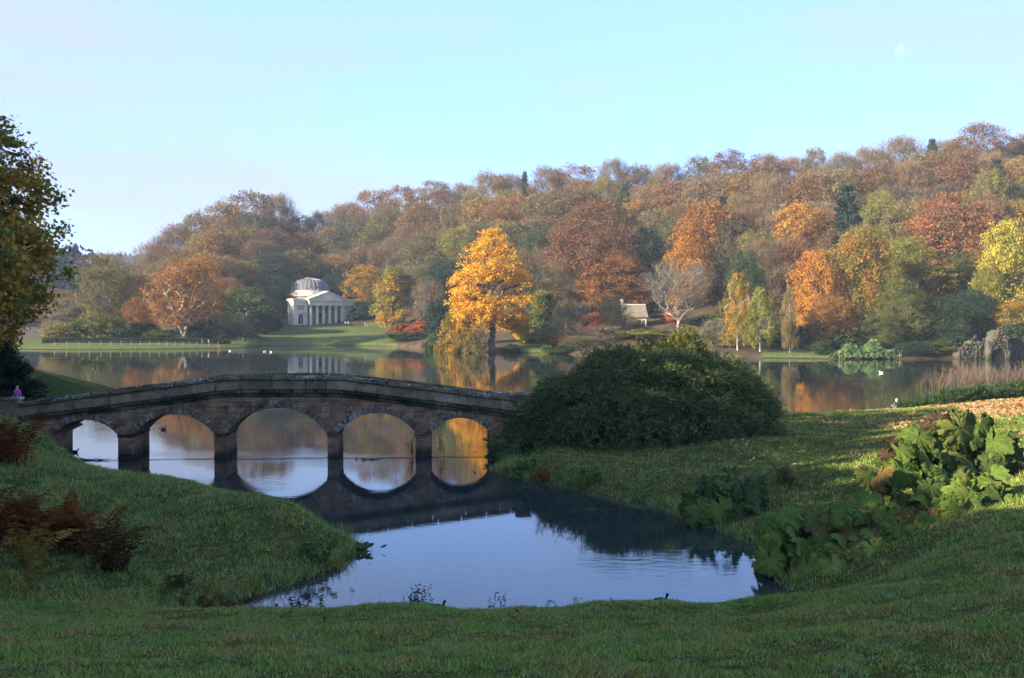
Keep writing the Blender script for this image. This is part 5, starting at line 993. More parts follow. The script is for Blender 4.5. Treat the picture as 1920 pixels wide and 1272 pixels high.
# ------------------------------------------------------------------ ferns and waterside plants
def frond(seed):
    g = np.random.default_rng(seed); n = 17; P_, A_, B_ = [], [], []; ph = g.uniform(-0.2, 0.2)
    def rach(t): return np.array([0.12 * math.sin(t * 2 + ph), 0.75 * t ** 1.35, 0.95 * math.sin(t * 1.75) * (1 - 0.12 * t)])
    for i in range(n):
        t = 0.14 + 0.86 * i / (n - 1); c = rach(t); tg = rach(min(1, t + 0.02)) - rach(t - 0.02); tg /= np.linalg.norm(tg); w = 0.21 * math.sin(min(1, (1.04 - t) * 1.5 + 0.1) * math.pi / 2) * (0.5 + 0.5 * min(1, t * 3))
        for s in (-1, 1):
            side = np.array([s, 0, 0]) * 0.9 + tg * 0.35 + np.array([0, 0, -0.25]) + g.normal(0, 0.14, 3); side /= np.linalg.norm(side); P_.append(c + side * w / 2); A_.append(side * w / 2); B_.append(tg * 0.022)
    v, f = rhombs(np.array(P_), np.array(A_), np.array(B_)); pts_ = np.array([rach(t) for t in np.linspace(0, 1, 7)]); tv, tf = tubes(pts_, np.arange(-1, 6), np.linspace(0.014, 0.004, 7), 0, 3); v, f = cat((v, f), (tv, tf))
    return np_mesh('frond', v, f, M['leaf_near'])
FR = [frond(i) for i in range(4)]
def fern(label, px, Y, n, size, col, tint, spread=0.4, name='fern_clump', grp='ferns on the left bank', lean=0.0):
    b0 = bpt(px, Y); e = empty(name, b0, label, 'fern', grp)
    for i in range(n):
        a = 6.283 * i / n + rg.uniform(-0.4, 0.4); s = size * rg.uniform(0.6, 1.15); ox, oy = rg.gauss(0, spread), rg.gauss(0, spread * 0.6); j = rg.uniform(0.7, 1.3); gz = max(0, float(near_z(b0[0] + ox, b0[1] + oy)[0])) - b0[2] - 0.03
        link('frond', FR[rg.randrange(4)], e, loc=(ox, oy, gz), rot=(rg.uniform(-0.25, 0.35), rg.uniform(-0.2, 0.2), a), scale=(s, s * rg.uniform(0.7, 1.3), s), color=tuple(v * j for v in col), tint=tint)
RU, RU2, OC = (0.15, 0.045, 0.014), (0.09, 0.032, 0.012), (0.24, 0.15, 0.035)
fern('rust-red bracken mass on the left bank, its biggest middle clump', 90, 30.0, 80, 1.3, RU, RU2, 0.8)
fern('rust-red bracken at the left picture edge beside the biggest clump', 18, 30.5, 44, 1.2, RU2, RU, 0.6)
fern('rust bracken at the right side of the biggest clump', 150, 29.5, 36, 1.1, RU, RU2, 0.45)
fern('small rust-red bush of bracken at the left edge below the bridge end', 8, 40, 44, 1.7, RU, (0.13, 0.04, 0.02), 0.5)
fern('ochre fern with long upright fronds in front of the rusty mass', 62, 27.5, 13, 1.3, OC, (0.15, 0.11, 0.03), 0.18)
fern('low yellow-green fern nearest the lawn at far left', 55, 26.2, 10, 0.75, (0.22, 0.17, 0.035), (0.10, 0.13, 0.03), 0.2)
fern('tall dark brown fern standing apart right of the rusty mass', 205, 28.0, 28, 1.25, (0.06, 0.035, 0.016), (0.12, 0.07, 0.02), 0.25)
fern('dark withered fern tuft on the lower left bank', 335, 27.0, 16, 0.55, (0.03, 0.025, 0.016), (0.05, 0.03, 0.02), 0.15)
fern('reddish-brown withered fern by the inlet, left of two', 372, 25.6, 22, 0.5, RU2, (0.05, 0.03, 0.015), 0.4)
fern('brown withered fern by the inlet, right of two', 430, 25.6, 20, 0.55, (0.09, 0.05, 0.02), RU2, 0.35)
fern('thin fern fronds leaning over the near lawn edge', 1045, 23.9, 7, 0.36, (0.05, 0.045, 0.025), (0.03, 0.03, 0.02), 0.5, grp='plants along the near lawn edge')
fern('rusty fern tuft at the right waterline near the bridge', 1022, 46.6, 20, 0.75, RU, (0.13, 0.05, 0.02), 0.3, grp='plants along the right waterline')
fern('brownish fern tuft on the lawn behind the giant leaves', 1475, 41.0, 26, 0.75, (0.10, 0.07, 0.03), (0.05, 0.08, 0.03), 0.35, grp='plants along the right waterline')
def discs(n, g, rx, ry, h, r0, r1):
    P_ = np.c_[g.normal(0, rx, n), g.normal(0, ry, n), g.uniform(0.1, 1, n) * h]; nn = unit(g.normal(size=(n, 3)) * 0.4 + np.array([0, -0.5, 1])); a = unit(np.cross(nn, g.normal(size=(n, 3)))); b = np.cross(nn, a); s = g.uniform(r0, r1, n)[:, None]; k = np.arange(8); ang = k * math.pi / 4
    ring = [P_ + a * s * math.cos(t) + b * s * math.sin(t) - nn * s * (0.25 if i % 2 else 0.1) for i, t in enumerate(ang)]; VV = np.stack([P_] + ring, 1).reshape(-1, 3); ff = np.stack([np.zeros(8, int), 1 + k, 1 + (k + 1) % 8], -1); return VV, (ff[None] + (np.arange(n) * 9)[:, None, None]).reshape(-1, 3)
for i, (lab, px, Y, n, rx, h, col) in enumerate((('bright green round-leaved plant at the right waterline, the larger one', 1108, 44.6, 90, 0.5, 0.75, (0.08, 0.13, 0.035)), ('round-leaved green plant at the waterline close to the bridge end', 992, 48.6, 60, 0.45, 0.55, (0.06, 0.10, 0.03)), ('leafy water plant floating off the tip of the left bank', 672, 32.6, 46, 0.28, 0.25, (0.07, 0.11, 0.04)), ('round-leaved plant low on the tip of the left bank', 590, 30.2, 40, 0.3, 0.5, (0.05, 0.10, 0.03)), ('ivy-green plant against the bridge foot beside the yew', 935, 53.0, 70, 0.5, 1.2, (0.05, 0.09, 0.028)))):
    g = np.random.default_rng(50 + i); v, f = discs(n, g, rx, rx * 0.5, h, 0.06, 0.15); e = empty('waterside_plant', bpt(px, Y), lab, 'plant', 'leafy plants at the waterline')
    lv = link('foliage', np_mesh('waterside_leaves', v, f, M['leaf_near']), e, color=col, tint=tuple(c * 0.7 for c in col)); lv['kind'] = 'stuff'
    mb = MB()
    for _ in range(12): x = g.normal(0, rx * 0.8); y = g.normal(0, rx * 0.3); mb.tube([(x, y, -0.15), (x * 1.1, y, h * 0.7)], [0.012, 0.008], 3, cap=False)
    mb.build('stalks', M['stalk'], e)
def weed(label, px, Y, n, h, spread, col, name='lawn_edge_weed', grp='plants along the near lawn edge', z=None, leafw=0.03):
    b0 = bpt(px, Y); b0 = (b0[0], b0[1], z if z is not None else b0[2] - 0.05); g = np.random.default_rng(int(px)); e = empty(name, b0, label, 'weed', grp); P_, A_, B_ = [], [], []
    for i in range(n):
        x, y = g.normal(0, spread), g.normal(0, spread * 0.5); hh = h * g.uniform(0.5, 1.1); dx = g.normal(0, 0.16) * hh; ps = [np.array((x + dx * t * t, y, hh * t)) for t in np.linspace(0, 1, 5)]
        MB().tube(ps, [0.008, 0.007, 0.006, 0.005, 0.003], 3).build('stem', M['weed'], e)
        for t in np.linspace(0.15, 1.0, 15):
            c = np.array((x + dx * t * t, y, hh * t)); a = g.normal(size=3); a[2] = abs(a[2]) * 0.6; a /= np.linalg.norm(a); l = g.uniform(0.03, 0.075); P_.append(c + a * l); A_.append(a * l); B_.append(np.cross(a, g.normal(size=3)) * leafw * 0.35)
    v, f = rhombs(np.array(P_), np.array(A_), np.array(B_)); link('leaves', np_mesh('weed_leaves', v, f, M['leaf_near']), e, color=col, tint=tuple(c * 0.6 for c in col))
M['weed'] = simple_mat('weed_stem', (0.035, 0.028, 0.022), 0.8, 0.3, 4)
weed('dark bushy weed silhouetted at the lawn edge, leftmost of three', 572, 23.9, 26, 0.46, 0.22, (0.03, 0.018, 0.024))
weed('tall dark weed silhouetted at the lawn edge, middle of three', 788, 23.9, 16, 0.70, 0.14, (0.03, 0.022, 0.02))
weed('thin spindly weed silhouetted at the lawn edge, rightmost of three', 940, 23.9, 5, 0.62, 0.10, (0.035, 0.03, 0.022))
weed('twiggy weed growing from the second bridge pier', 272, 54.0, 9, 1.1, 0.10, (0.03, 0.032, 0.02), 'pier_weed', 'weeds on the bridge piers', 0.1, 0.05)
weed('twiggy weed growing left of the rightmost bridge pier', 772, 54.9, 7, 1.3, 0.10, (0.06, 0.075, 0.03), 'pier_weed', 'weeds on the bridge piers', 0.1, 0.05)
weed('twiggy weed growing right of the rightmost bridge pier', 826, 54.9, 7, 1.5, 0.12, (0.045, 0.05, 0.025), 'pier_weed', 'weeds on the bridge piers', 0.1, 0.05)
# floating boom with drifted twigs, along the upstream face of the bridge
bm_ = MB(); bpts = [(s, -0.75 + 0.12 * math.sin(s * 0.9), 0.025) for s in np.linspace(-11.2, 11.2, 46)]; bm_.tube(bpts, 0.013, 5); M['boom'] = simple_mat('black_rope', (0.012, 0.012, 0.012), 0.8, 0.3, 4)
bo = bm_.build('floating_boom', M['boom'], loc=bridge.location, rot=(0, 0, math.atan(0.058))); tag(bo, 'thin black floating rope strung along the waterline under the arches', 'rope')
for lab, px, Yd, n, sp in (('larger clump of dark driftwood under the leftmost arch', 166, 53.6, 26, 0.32), ('thin driftwood caught on the rope under the fourth arch', 690, 53.9, 12, 0.35)):
    g = np.random.default_rng(int(px)); x0 = (px - 960) / FPX * Yd; e = empty('driftwood', (x0, Yd, 0), lab, 'driftwood', 'driftwood on the floating rope')
    for i in range(n): x = g.normal(0, sp); y = g.normal(0, 0.1); MB().tube([(x, y, 0.01), (x + g.normal(0, 0.3), y, 0.03 + abs(g.normal(0, 0.06)))], [0.03, 0.012], 4).build('twig', M['boom'], e)

# ------------------------------------------------------------------ hedge, fence on the causeway
hz = []; hv = []; g = np.random.default_rng(31); n = 9000
px = g.uniform(80, 432, n); Yh = 262 + g.uniform(-0.8, 0.8, n); x = (px - 960) / FPX * Yh; zb = far_z(x, Yh); p = np.c_[x, Yh, zb + g.uniform(0, 1, n) ** 0.6 * 1.25 + 0.08 * np.sin(x * 1.7)]
nn = unit(g.normal(size=(n, 3)) + np.array([0, -0.5, 0.7])); a = unit(np.cross(nn, g.normal(size=(n, 3)))); v, f = rhombs(p, a * 0.2, np.cross(nn, a) * 0.13)
he = empty('clipped_hedge', (float(x.mean()), 262, float(zb.mean())), 'long low dark clipped hedge along the far left shore', 'hedge'); v = v - np.array(he.location); link('crown', np_mesh('hedge_crown', v, f, M['leaf']), he, color=(0.045, 0.06, 0.03), tint=(0.03, 0.045, 0.025))
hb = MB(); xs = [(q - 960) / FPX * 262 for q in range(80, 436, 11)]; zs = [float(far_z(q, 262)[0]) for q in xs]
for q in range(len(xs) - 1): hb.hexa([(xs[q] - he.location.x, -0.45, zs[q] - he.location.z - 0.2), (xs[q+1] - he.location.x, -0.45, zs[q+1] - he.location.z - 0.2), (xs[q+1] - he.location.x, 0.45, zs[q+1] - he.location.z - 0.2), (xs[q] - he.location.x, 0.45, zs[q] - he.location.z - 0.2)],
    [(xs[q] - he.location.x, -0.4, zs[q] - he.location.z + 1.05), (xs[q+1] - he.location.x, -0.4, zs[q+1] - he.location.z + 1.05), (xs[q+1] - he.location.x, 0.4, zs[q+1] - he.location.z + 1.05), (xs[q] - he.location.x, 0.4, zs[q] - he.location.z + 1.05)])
hb.build('shade_core', M['yew_core'], he)  # solid filler block, inner shade of the hedge put into its dark colour
M['post'] = simple_mat('fence_post', (0.30, 0.26, 0.20), 0.9, 0.3, 3)
posts = [102, 124, 146, 165, 186, 204, 222.5, 241, 258, 275, 292, 306.5, 321.5, 336, 349, 361.6, 384, 404]
x0 = (posts[0] - 960) / FPX * 252; fe = empty('shore_fence', (x0, 252, float(far_z(x0, 252)[0])), 'low post-and-wire fence along the far left shore', 'fence'); tops = []
for q in posts:
    xx = (q - 960) / FPX * 252.5; yv = 252.5 + (q - 100) * 0.012; zz = float(far_z(xx, yv)[0]); lx, ly, lz = xx - fe.location.x, yv - 252, zz - fe.location.z; tops.append((lx, ly, lz))
    MB().tube([(lx, ly, lz - 0.3), (lx, ly, lz + 0.95), (lx, ly, lz + 1.0)], [0.075, 0.07, 0.03], 6).build('post', M['post'], fe)
for hgt in (0.45, 0.85): MB().tube([(a, b, c + hgt) for a, b, c in tops], 0.015, 4).build('wire', M['post'], fe)

# ------------------------------------------------------------------ people
def cloth(name, c): return simple_mat(name, c, 0.9, 0.2, 6)
M['skin'] = simple_mat('skin', (0.45, 0.28, 0.20), 0.6, 0.1, 5)
def person(label, loc, rz, h, coat, legs, hair, pose='walk', skirt=False):
    me = bpy.data.meshes.new('body'); J = {}
    if pose == 'sit':
        J = dict(pel=((0, 0, .10), .15), wst=((0, .02, .30), .14), chs=((0, .0, .47), .17), nck=((0, .02, .62), .06), hd=((0, .04, .70), .085), crn=((0, .05, .82), .075),
                 sl=((-.17, .0, .55), .08), el=((-.27, .10, .36), .055), hl=((-.14, .30, .28), .04), sr=((.17, .0, .55), .08), er=((.27, .10, .36), .055), hr=((.14, .30, .28), .04),
                 pl=((-.10, .05, .10), .11), kl=((-.14, .42, .40), .08), al=((-.12, .62, .04), .05), tl=((-.12, .78, .03), .04), pr=((.10, .05, .10), .11), kr=((.14, .42, .40), .08), ar=((.12, .62, .04), .05), tr=((.12, .78, .03), .04))
    else:
        st = .12 if pose == 'walk' else .02
        J = dict(pel=((0, 0, .93), .15), wst=((0, 0, 1.12), .135), chs=((0, 0, 1.30), .165), nck=((0, 0, 1.49), .06), hd=((0, -.01, 1.58), .085), crn=((0, 0, 1.70), .075),
                 sl=((-.18, 0, 1.41), .08), el=((-.25, .08, 1.13), .055), hl=((-.23, -.10, .92), .04), sr=((.18, 0, 1.41), .08), er=((.25, .02, 1.12), .055), hr=((.24, -.12, .90), .04),
                 pl=((-.09, 0, .88), .11), kl=((-.10, -st, .50), .08), al=((-.10, -st * .6, .08), .05), tl=((-.10, -st - .16, .03), .04), pr=((.09, 0, .88), .11), kr=((.10, st * .2, .50), .08), ar=((.10, st * 2, .10), .05), tr=((.10, st * 2 - .16, .03), .04))
    E = [('pel', 'wst'), ('wst', 'chs'), ('chs', 'nck'), ('nck', 'hd'), ('hd', 'crn'), ('chs', 'sl'), ('sl', 'el'), ('el', 'hl'), ('chs', 'sr'), ('sr', 'er'), ('er', 'hr'), ('pel', 'pl'), ('pl', 'kl'), ('kl', 'al'), ('al', 'tl'), ('pel', 'pr'), ('pr', 'kr'), ('kr', 'ar'), ('ar', 'tr')]
    ks = list(J); me.from_pydata([J[k][0] for k in ks], [(ks.index(a), ks.index(b)) for a, b in E], [])
    ob = bpy.data.objects.new('person_skin', me); COL.objects.link(ob); md = ob.modifiers.new('s', 'SKIN'); sv = me.skin_vertices[0].data
    for i, k in enumerate(ks): sv[i].radius = (J[k][1],) * 2; sv[i].use_root = (k == 'pel')
    ob.modifiers.new('u', 'SUBSURF').levels = 1; ob.modifiers['u'].render_levels = 1
    dg = bpy.context.evaluated_depsgraph_get(); out = bpy.data.meshes.new_from_object(ob.evaluated_get(dg)); bpy.data.objects.remove(ob)
    out.name = 'body'; out.materials.clear()
    for mm in (M['skin'], coat, legs): out.materials.append(mm)
    hipz, nk = (0.16, 0.60) if pose == 'sit' else (0.90, 1.48)
    for p in out.polygons:
        c = p.center; hand = (c - Vector(J['hl'][0])).length < .07 or (c - Vector(J['hr'][0])).length < .07
        p.material_index = 0 if (c.z > nk and abs(c.x) < .12) or hand else (1 if c.z > hipz - (0.25 if skirt else 0) and not (pose == 'sit' and c.y > .2 and abs(c.x) < .2 and c.z < .45) else 2); p.use_smooth = True
    e = empty('person', loc, label, 'person', rz=rz); s = h / (1.76 if pose != 'sit' else 0.90) ; s = s if pose != 'sit' else 1.0; e.scale = (s, s, s)
    link('body', out, e); hz_ = J['crn'][0]
    MB().lathe([(0.0, .115), (.06, .10), (.098, .04), (.10, -.03), (.085, -.09), (.04, -.11)], 10, (hz_[0], hz_[1] + (.015 if pose != 'sit' else -.015), hz_[2] - .05)).build('hair', hair, e, smooth=True)
    return e
CL = {k: cloth('cloth_' + k, c) for k, c in dict(black=(.015, .015, .018), grey=(.22, .22, .24), navy=(.03, .04, .08), red=(.45, .05, .05), pink=(.42, .10, .30), white=(.6, .6, .6), denim=(.07, .10, .18), tan=(.3, .22, .14), slate=(.12, .14, .16)).items()}
HR = {'grey': cloth('hair_grey', (.45, .44, .42)), 'brown': cloth('hair_brown', (.05, .03, .02)), 'fair': cloth('hair_fair', (.40, .30, .16))}
def fp(px, Y): x = (px - 960) / FPX * Y; return (x, Y, float(far_z(x, Y)[0]) + 0.02)
pp = bpt(1682, 77.2); sp_ = person('grey-haired person in dark clothes seated on the bank facing the lake', (pp[0], pp[1], pp[2] - 0.02), R(20), 1.7, CL['slate'], CL['navy'], HR['grey'], 'sit')
bk = MB(); bk.lathe([(0.0, 0), (.15, .02), (.18, .15), (.17, .32), (.10, .42), (.0, .44)], 10); bo_ = bk.build('backpack', CL['black'], loc=(pp[0] + 0.10, pp[1] - 0.24, pp[2] + 0.20), smooth=True); bo_.scale = (1.1, 0.75, 1.0); tag(bo_, 'black backpack worn by the seated person on the bank', 'backpack')
pp = PX(32, 770, 57.2); pz_ = float(near_z(pp.x, pp.y)[0]); person('child in a pink and purple jacket behind the bridge end pillar', (pp.x, pp.y, 3.72 - 1.4), 0.3, 1.40, CL['pink'], CL['denim'], HR['fair'], 'stand')
for lab, px, Y, rz, h, c, l, hr, ps in (('walker in pale grey on the far left path, leftmost of the strollers', 379, 257, 1.4, 1.7, 'grey', 'denim', 'brown', 'walk'), ('walker in white and navy just right of the leftmost stroller', 391, 257, 1.7, 1.75, 'white', 'navy', 'brown', 'walk'), ('walker in a bright red top on the far left path', 409, 256, -1.4, 1.65, 'red', 'tan', 'fair', 'walk'), ('small child in red beside the walker in red', 414, 256, -1.4, 1.05, 'red', 'navy', 'fair', 'walk'),
        ('dark-clad walker left of a trio beyond the path end', 443, 266, 1.2, 1.7, 'navy', 'black', 'brown', 'walk'), ('dark-clad walker in the middle of a trio beyond the path end', 449, 267, 1.5, 1.75, 'black', 'denim', 'brown', 'stand'), ('walker in slate right of a trio beyond the path end', 456, 267, -1.2, 1.65, 'slate', 'navy', 'brown', 'walk'),
        ('visitor in white below the right side of the temple portico', 648, 337, 0.4, 1.75, 'white', 'denim', 'brown', 'stand'), ('visitor in pale grey beside the one in white at the temple', 653, 337, -0.4, 1.7, 'grey', 'navy', 'fair', 'stand'), ('visitor in dark clothes at the right foot of the temple steps', 657, 336, 0.9, 1.5, 'navy', 'black', 'brown', 'stand'), ('person in white walking right of the temple, left of a pair', 684.5, 335, 1.5, 1.7, 'white', 'slate', 'brown', 'walk'), ('person in blue walking right of the temple, right of a pair', 689, 335, 1.5, 1.75, 'denim', 'grey', 'brown', 'walk')):
    person(lab, fp(px, Y), rz, h, CL[c], CL[l], HR[hr], ps)

# ------------------------------------------------------------------ water birds
def bird(label, px, py, rz, L_, body, bill):
    Y = wl(py); e = empty('water_bird', ((px - 960) / FPX * Y, Y, 0.0), label, 'bird', 'birds on the water', rz)
    e.scale = (L_ / .4,) * 3; v = []; n = 10; prof = [(-.22, .012, .10), (-.17, .05, .085), (-.10, .075, .06), (0, .09, .05), (.08, .075, .05), (.125, .045, .075), (.14, .034, .11), (.15, .032, .16), (.165, .042, .20), (.185, .036, .215), (.205, .012, .205)]
    b = MB(); ps = [(x, 0, z) for x, r, z in prof]; b.tube(ps, [r for x, r, z in prof], n); b.build('body', body, e, smooth=True)
    MB().tube([(.20, 0, .205), (.245, 0, .195)], [.014, .004], 5).build('bill', bill, e)
M['bird_k'] = simple_mat('black_plumage', (.012, .012, .013), .7, .2, 8); M['bird_w'] = simple_mat('white_plumage', (.65, .65, .63), .8, .1, 8); M['bird_b'] = simple_mat('brown_plumage', (.07, .05, .035), .8, .4, 8); M['bill'] = simple_mat('bill', (.4, .15, .03), .5, .1, 8)
bird('black moorhen swimming by the near lawn edge', 1240, 1130, 0.2, .40, M['bird_k'], M['bill'])
bird('dark duck on the water inside the second arch', 307, 806, 1.0, .45, M['bird_b'], M['bill']); bird('dark duck far out on the lake near the left shore', 175, 693, 3.0, .6, M['bird_b'], M['bill'])
bird('white gull resting on the lake before the giant leaves', 1652, 700, 2.6, .55, M['bird_w'], M['bill']); bird('white bird on the lake below the temple, left of two', 496, 660, 0.4, .6, M['bird_w'], M['bill']); bird('white bird on the lake below the temple, right of two', 508, 661, 2.6, .6, M['bird_w'], M['bill'])
bird('white bird swimming off the end of the far path', 431, 659, 3.0, .6, M['bird_w'], M['bill']); bird('dark duck floating under the leftmost arch', 141, 849, 0.0, .40, M['bird_k'], M['bill'])
bird('dark coot half hidden behind the near lawn edge', 822, 1142, 0.0, .38, M['bird_k'], M['bill'])

# ------------------------------------------------------------------ grass blades and fallen leaves
def blades(name, label, n, sampler, seed, h, w, mat, z_off=-0.01):
    g = np.random.default_rng(seed); x, y = sampler(g, n); z = near_z(x, y); ok = z > -0.06; x, y, z = x[ok], y[ok], z[ok]; m = len(x)
    tuft = 0.4 + 1.9 * np.clip(vnoise(x, y, 0.22, 5) * 1.2 + vnoise(x, y, 0.9, 6) + 0.4, 0, 1.5); hh = h * g.uniform(0.5, 1.2, m) * tuft; th = g.uniform(0, 2 * np.pi, m); ww = w * g.uniform(0.6, 1.3, m)
    b0 = np.c_[x - np.cos(th) * ww / 2, y - np.sin(th) * ww / 2, z + z_off]; b1 = np.c_[x + np.cos(th) * ww / 2, y + np.sin(th) * ww / 2, z + z_off]; le = g.normal(0, 0.55, (m, 2)) * hh[:, None]; tp = np.c_[x + le[:, 0], y + le[:, 1], z + hh]
    V_ = np.stack([b0, b1, tp], 1).reshape(-1, 3); o = link(name, np_mesh(name, V_, np.arange(m * 3).reshape(m, 3), mat)); return tag(o, label, None, None, 'stuff')
def grass_mat(name, c_a, c_b, c_c, sc):
    m, ns, ls = new_mat(name); o = N(ns, 'ShaderNodeOutputMaterial'); geo = N(ns, 'ShaderNodeNewGeometry'); n1 = noise(ns, ls, sc, 7, 0.7, geo.outputs['Position']); r1 = ramp(ns, [(0.36, c_a), (0.50, c_b), (0.66, c_c)]); ls.new(n1.outputs['Fac'], r1.inputs[0])
    # dew-pale patches and single straw-coloured blades
    n2 = noise(ns, ls, sc * 3.1, 5, 0.65, geo.outputs['Position']); pm = N(ns, 'ShaderNodeMapRange'); pm.inputs[1].default_value = 0.5; pm.inputs[2].default_value = 0.72; pm.inputs[4].default_value = 0.75; ls.new(n2.outputs['Fac'], pm.inputs[0])
    mx = N(ns, 'ShaderNodeMixRGB'); mx.inputs[2].default_value = (0.24, 0.29, 0.17, 1); ls.new(pm.outputs[0], mx.inputs[0]); ls.new(r1.outputs[0], mx.inputs[1])
    wn = N(ns, 'ShaderNodeTexWhiteNoise', noise_dimensions='1D'); ls.new(geo.outputs['Random Per Island'], wn.inputs['W']); gt = N(ns, 'ShaderNodeMath', operation='GREATER_THAN'); gt.inputs[1].default_value = 0.87; ls.new(wn.outputs['Value'], gt.inputs[0])
    m2 = N(ns, 'ShaderNodeMixRGB'); m2.inputs[2].default_value = (0.24, 0.16, 0.07, 1); ls.new(gt.outputs[0], m2.inputs[0]); ls.new(mx.outputs[0], m2.inputs[1])
    hs = N(ns, 'ShaderNodeHueSaturation'); v = N(ns, 'ShaderNodeMapRange'); v.inputs[3].default_value = 0.3; v.inputs[4].default_value = 2.1; ls.new(geo.outputs['Random Per Island'], v.inputs[0]); ls.new(v.outputs[0], hs.inputs['Value']); ls.new(m2.outputs[0], hs.inputs['Color'])
    d = N(ns, 'ShaderNodeBsdfDiffuse'); t = N(ns, 'ShaderNodeBsdfTranslucent'); ms = N(ns, 'ShaderNodeMixShader'); ms.inputs[0].default_value = 0.3; ls.new(hs.outputs[0], d.inputs[0]); ls.new(hs.outputs[0], t.inputs[0]); ls.new(d.outputs[0], ms.inputs[1]); ls.new(t.outputs[0], ms.inputs[2]); ls.new(ms.outputs[0], o.inputs[0]); return m
M['blade'] = grass_mat('grass_blade', (0.28, 0.215, 0.062), (0.185, 0.25, 0.05), (0.12, 0.23, 0.04), 0.6)
M['blade_bank'] = grass_mat('bank_grass_blade', (0.26, 0.225, 0.06), (0.19, 0.25, 0.06), (0.12, 0.215, 0.05), 0.6)
def s_front(g, n):
    y = 10.5 + 14.6 * g.uniform(0, 1, n) ** 0.9; return g.uniform(-1, 1, n) * (0.53 * y + 1.5), y
blades('grass', 'short green grass of the near lawn', 420000, s_front, 61, 0.046, 0.017, M['blade'])
def s_left(g, n):
    y = g.uniform(24.5, 54, n); return -0.53 * y - 1 + g.uniform(0, 1, n) * (0.53 * y - 2), y
blades('bank_grass', 'longer dewy grass on the left bank', 230000, s_left, 62, 0.085, 0.024, M['blade_bank'])
def s_right(g, n):
    y = g.uniform(24.5, 78, n); x = -1 + g.uniform(0, 1, n) * (0.53 * y + 2); return x, y
blades('bank_grass', 'grass on the right bank among the fallen leaves', 280000, s_right, 63, 0.075, 0.024, M['blade'])
# ragged longer grass along the water's edge
g = np.random.default_rng(66); xs_ = g.uniform(-20, 22, 400000); ys_ = g.uniform(25, 62, 400000); zz_ = near_z(xs_, ys_); k_ = (zz_ > -0.06) & (zz_ < 0.22) & (np.abs(xs_) < 0.56 * ys_) & (vnoise(xs_, ys_, 1.3, 11) > -0.22); fx_, fy_ = xs_[k_], ys_[k_]
blades('fringe_grass', 'ragged longer grass hanging over the water edge', len(fx_), lambda g, n: (fx_, fy_), 67, 0.24, 0.022, M['blade_bank'], -0.05)
M['fallen'] = leaf_mat('fallen_leaf', clump=0.3, hue=0.03, val=(0.5, 1.5), trans=0.0)
def fallen(name, label, x, y, g, s0, s1, col, tint, lift=0.03):
    z = near_z(x, y); ok = z > 0.05; x, y, z = x[ok], y[ok], z[ok]; m = len(x); p = np.c_[x, y, z + lift + g.uniform(0, 0.05, m)]; nn = unit(g.normal(0, 0.45, (m, 3)) + np.array([0, 0, 1])); a = unit(np.cross(nn, g.normal(size=(m, 3)))); s = g.uniform(s0, s1, m)[:, None]
    v, f = rhombs(p, a * s, np.cross(nn, a) * s * 0.65); return tag(link(name, np_mesh(name, v, f, M['fallen']), color=col, tint=tint), label, None, None, 'stuff')
g = np.random.default_rng(71)
x1 = g.normal(33, 5.0, 11000); y1 = g.normal(66, 4.5, 11000); x2 = g.normal(22, 6.5, 6000); y2 = g.normal(60, 6.5, 6000); k2 = vnoise(x2, y2, 1.3, 8) + vnoise(x2, y2, 4.0, 9) > 0.18; x2, y2 = x2[k2], y2[k2]; k1 = vnoise(x1, y1, 1.2, 8) + vnoise(x1, y1, 3.5, 4) + (x1 - 29) * 0.12 > -0.1; x1, y1 = x1[k1], y1[k1]; x3 = g.uniform(3, 26, 1100); y3 = g.uniform(38, 70, 1100); keep = (x3 < 0.53 * y3) & (vnoise(x3, y3, 2.2, 7) > -0.1)
fallen('fallen_leaves', 'orange-brown leaves strewn over the right bank', np.r_[x1, x2, x3[keep]], np.r_[y1, y2, y3[keep]], g, 0.035, 0.11, (0.40, 0.23, 0.12), (0.30, 0.14, 0.06), 0.06)
fallen('fallen_leaves', 'few brown leaves scattered on the near lawn', g.uniform(-11, 12, 300), g.uniform(11, 24, 300), g, 0.02, 0.055, (0.34, 0.11, 0.03), (0.08, 0.05, 0.03), 0.05)
xf = np.r_[g.uniform(-1, 9, 70), g.uniform(-7, -2, 30)]; yf = np.r_[g.uniform(27, 45, 70), g.uniform(27, 34, 30)]; zf = near_z(xf, yf); kf = (zf < -0.02) & (zf > -0.75); v, f = rhombs(np.c_[xf[kf], yf[kf], np.full(int(kf.sum()), 0.006)], np.c_[g.normal(0, 0.03, (int(kf.sum()), 2)), np.zeros(int(kf.sum()))], np.c_[g.normal(0, 0.025, (int(kf.sum()), 2)), np.zeros(int(kf.sum()))])
tag(link('floating_leaves', np_mesh('floating_leaves', v, f, M['fallen']), color=(0.30, 0.20, 0.07), tint=(0.12, 0.08, 0.03)), 'few fallen leaves floating near the inlet margins', None, None, 'stuff')
fallen('fallen_leaves', 'few leaves on the right waterside slope', g.uniform(2, 14, 260), g.uniform(30, 52, 260), g, 0.035, 0.07, (0.40, 0.24, 0.10), (0.22, 0.09, 0.04), 0.06)

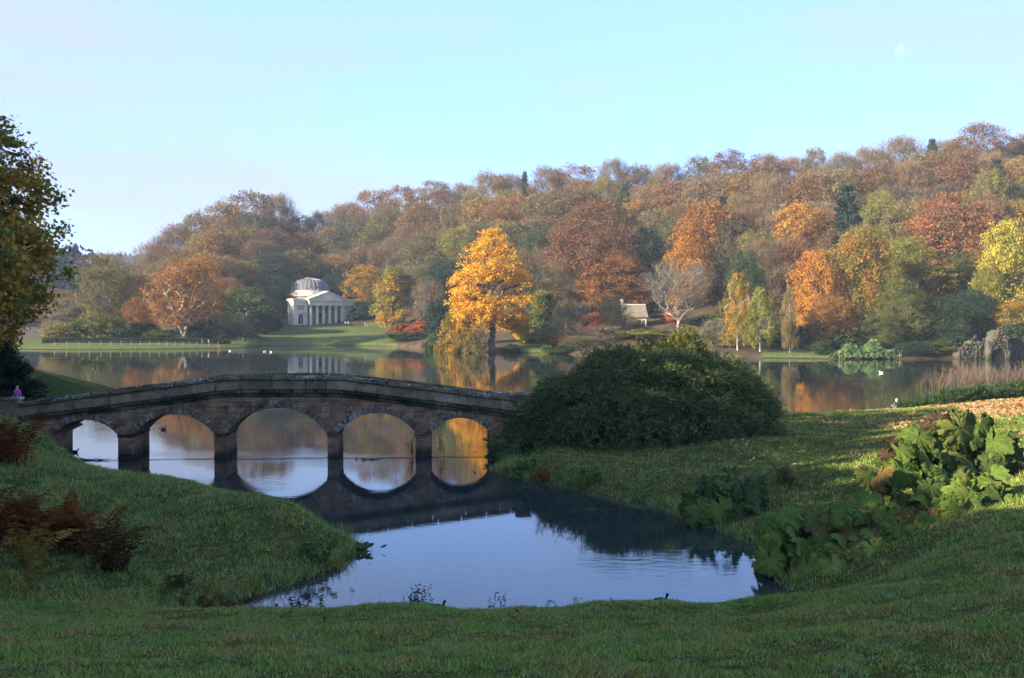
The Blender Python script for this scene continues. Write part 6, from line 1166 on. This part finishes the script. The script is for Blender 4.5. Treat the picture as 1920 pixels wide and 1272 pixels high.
# ------------------------------------------------------------------ day moon
m, ns, ls = new_mat('moon_light'); o = N(ns, 'ShaderNodeOutputMaterial'); em = N(ns, 'ShaderNodeEmission'); tr = N(ns, 'ShaderNodeBsdfTransparent'); ad = N(ns, 'ShaderNodeAddShader'); geo = N(ns, 'ShaderNodeNewGeometry')
dt = N(ns, 'ShaderNodeVectorMath', operation='DOT_PRODUCT'); ls.new(geo.outputs['Normal'], dt.inputs[0]); dt.inputs[1].default_value = Vector((0.72, -0.55, -0.42)).normalized()
mm = N(ns, 'ShaderNodeMapRange'); mm.inputs[1].default_value = 0.0; mm.inputs[2].default_value = 0.35; mm.inputs[4].default_value = 0.06; ls.new(dt.outputs['Value'], mm.inputs[0]); bf = N(ns, 'ShaderNodeMath', operation='SUBTRACT'); bf.inputs[0].default_value = 1.0; ls.new(geo.outputs['Backfacing'], bf.inputs[1])
mu = N(ns, 'ShaderNodeMath', operation='MULTIPLY'); ls.new(mm.outputs[0], mu.inputs[0]); ls.new(bf.outputs[0], mu.inputs[1]); nn_ = noise(ns, ls, 0.02, 4, 0.6); mv = N(ns, 'ShaderNodeMath', operation='MULTIPLY'); ls.new(mu.outputs[0], mv.inputs[0]); ls.new(nn_.outputs['Fac'], mv.inputs[1]); ls.new(mv.outputs[0], em.inputs['Strength'])
em.inputs['Color'].default_value = (1, 0.97, 0.9, 1); ls.new(em.outputs[0], ad.inputs[0]); ls.new(tr.outputs[0], ad.inputs[1]); ls.new(ad.outputs[0], o.inputs[0])
mo = MB().lathe([(62 * math.cos(t), 62 * math.sin(t)) for t in np.linspace(-math.pi / 2, math.pi / 2, 17)], 32); ob = mo.build('moon', m, loc=PX(1682, 93, 9000), smooth=True); tag(ob, 'faint pale half moon in the blue sky at upper right', 'moon')

# ------------------------------------------------------------------ haze over the valley
m, ns, ls = new_mat('valley_haze'); o = N(ns, 'ShaderNodeOutputMaterial'); pv = N(ns, 'ShaderNodeVolumePrincipled'); pv.inputs['Color'].default_value = (0.72, 0.84, 1.0, 1); pv.inputs['Density'].default_value = HAZE; pv.inputs['Anisotropy'].default_value = 0.0; ls.new(pv.outputs[0], o.inputs['Volume'])
hzb = MB().box(-2000, 2000, -200, 2300, -8, 135).build('haze', m); tag(hzb, 'thin blue morning haze filling the valley', None, None, 'stuff')
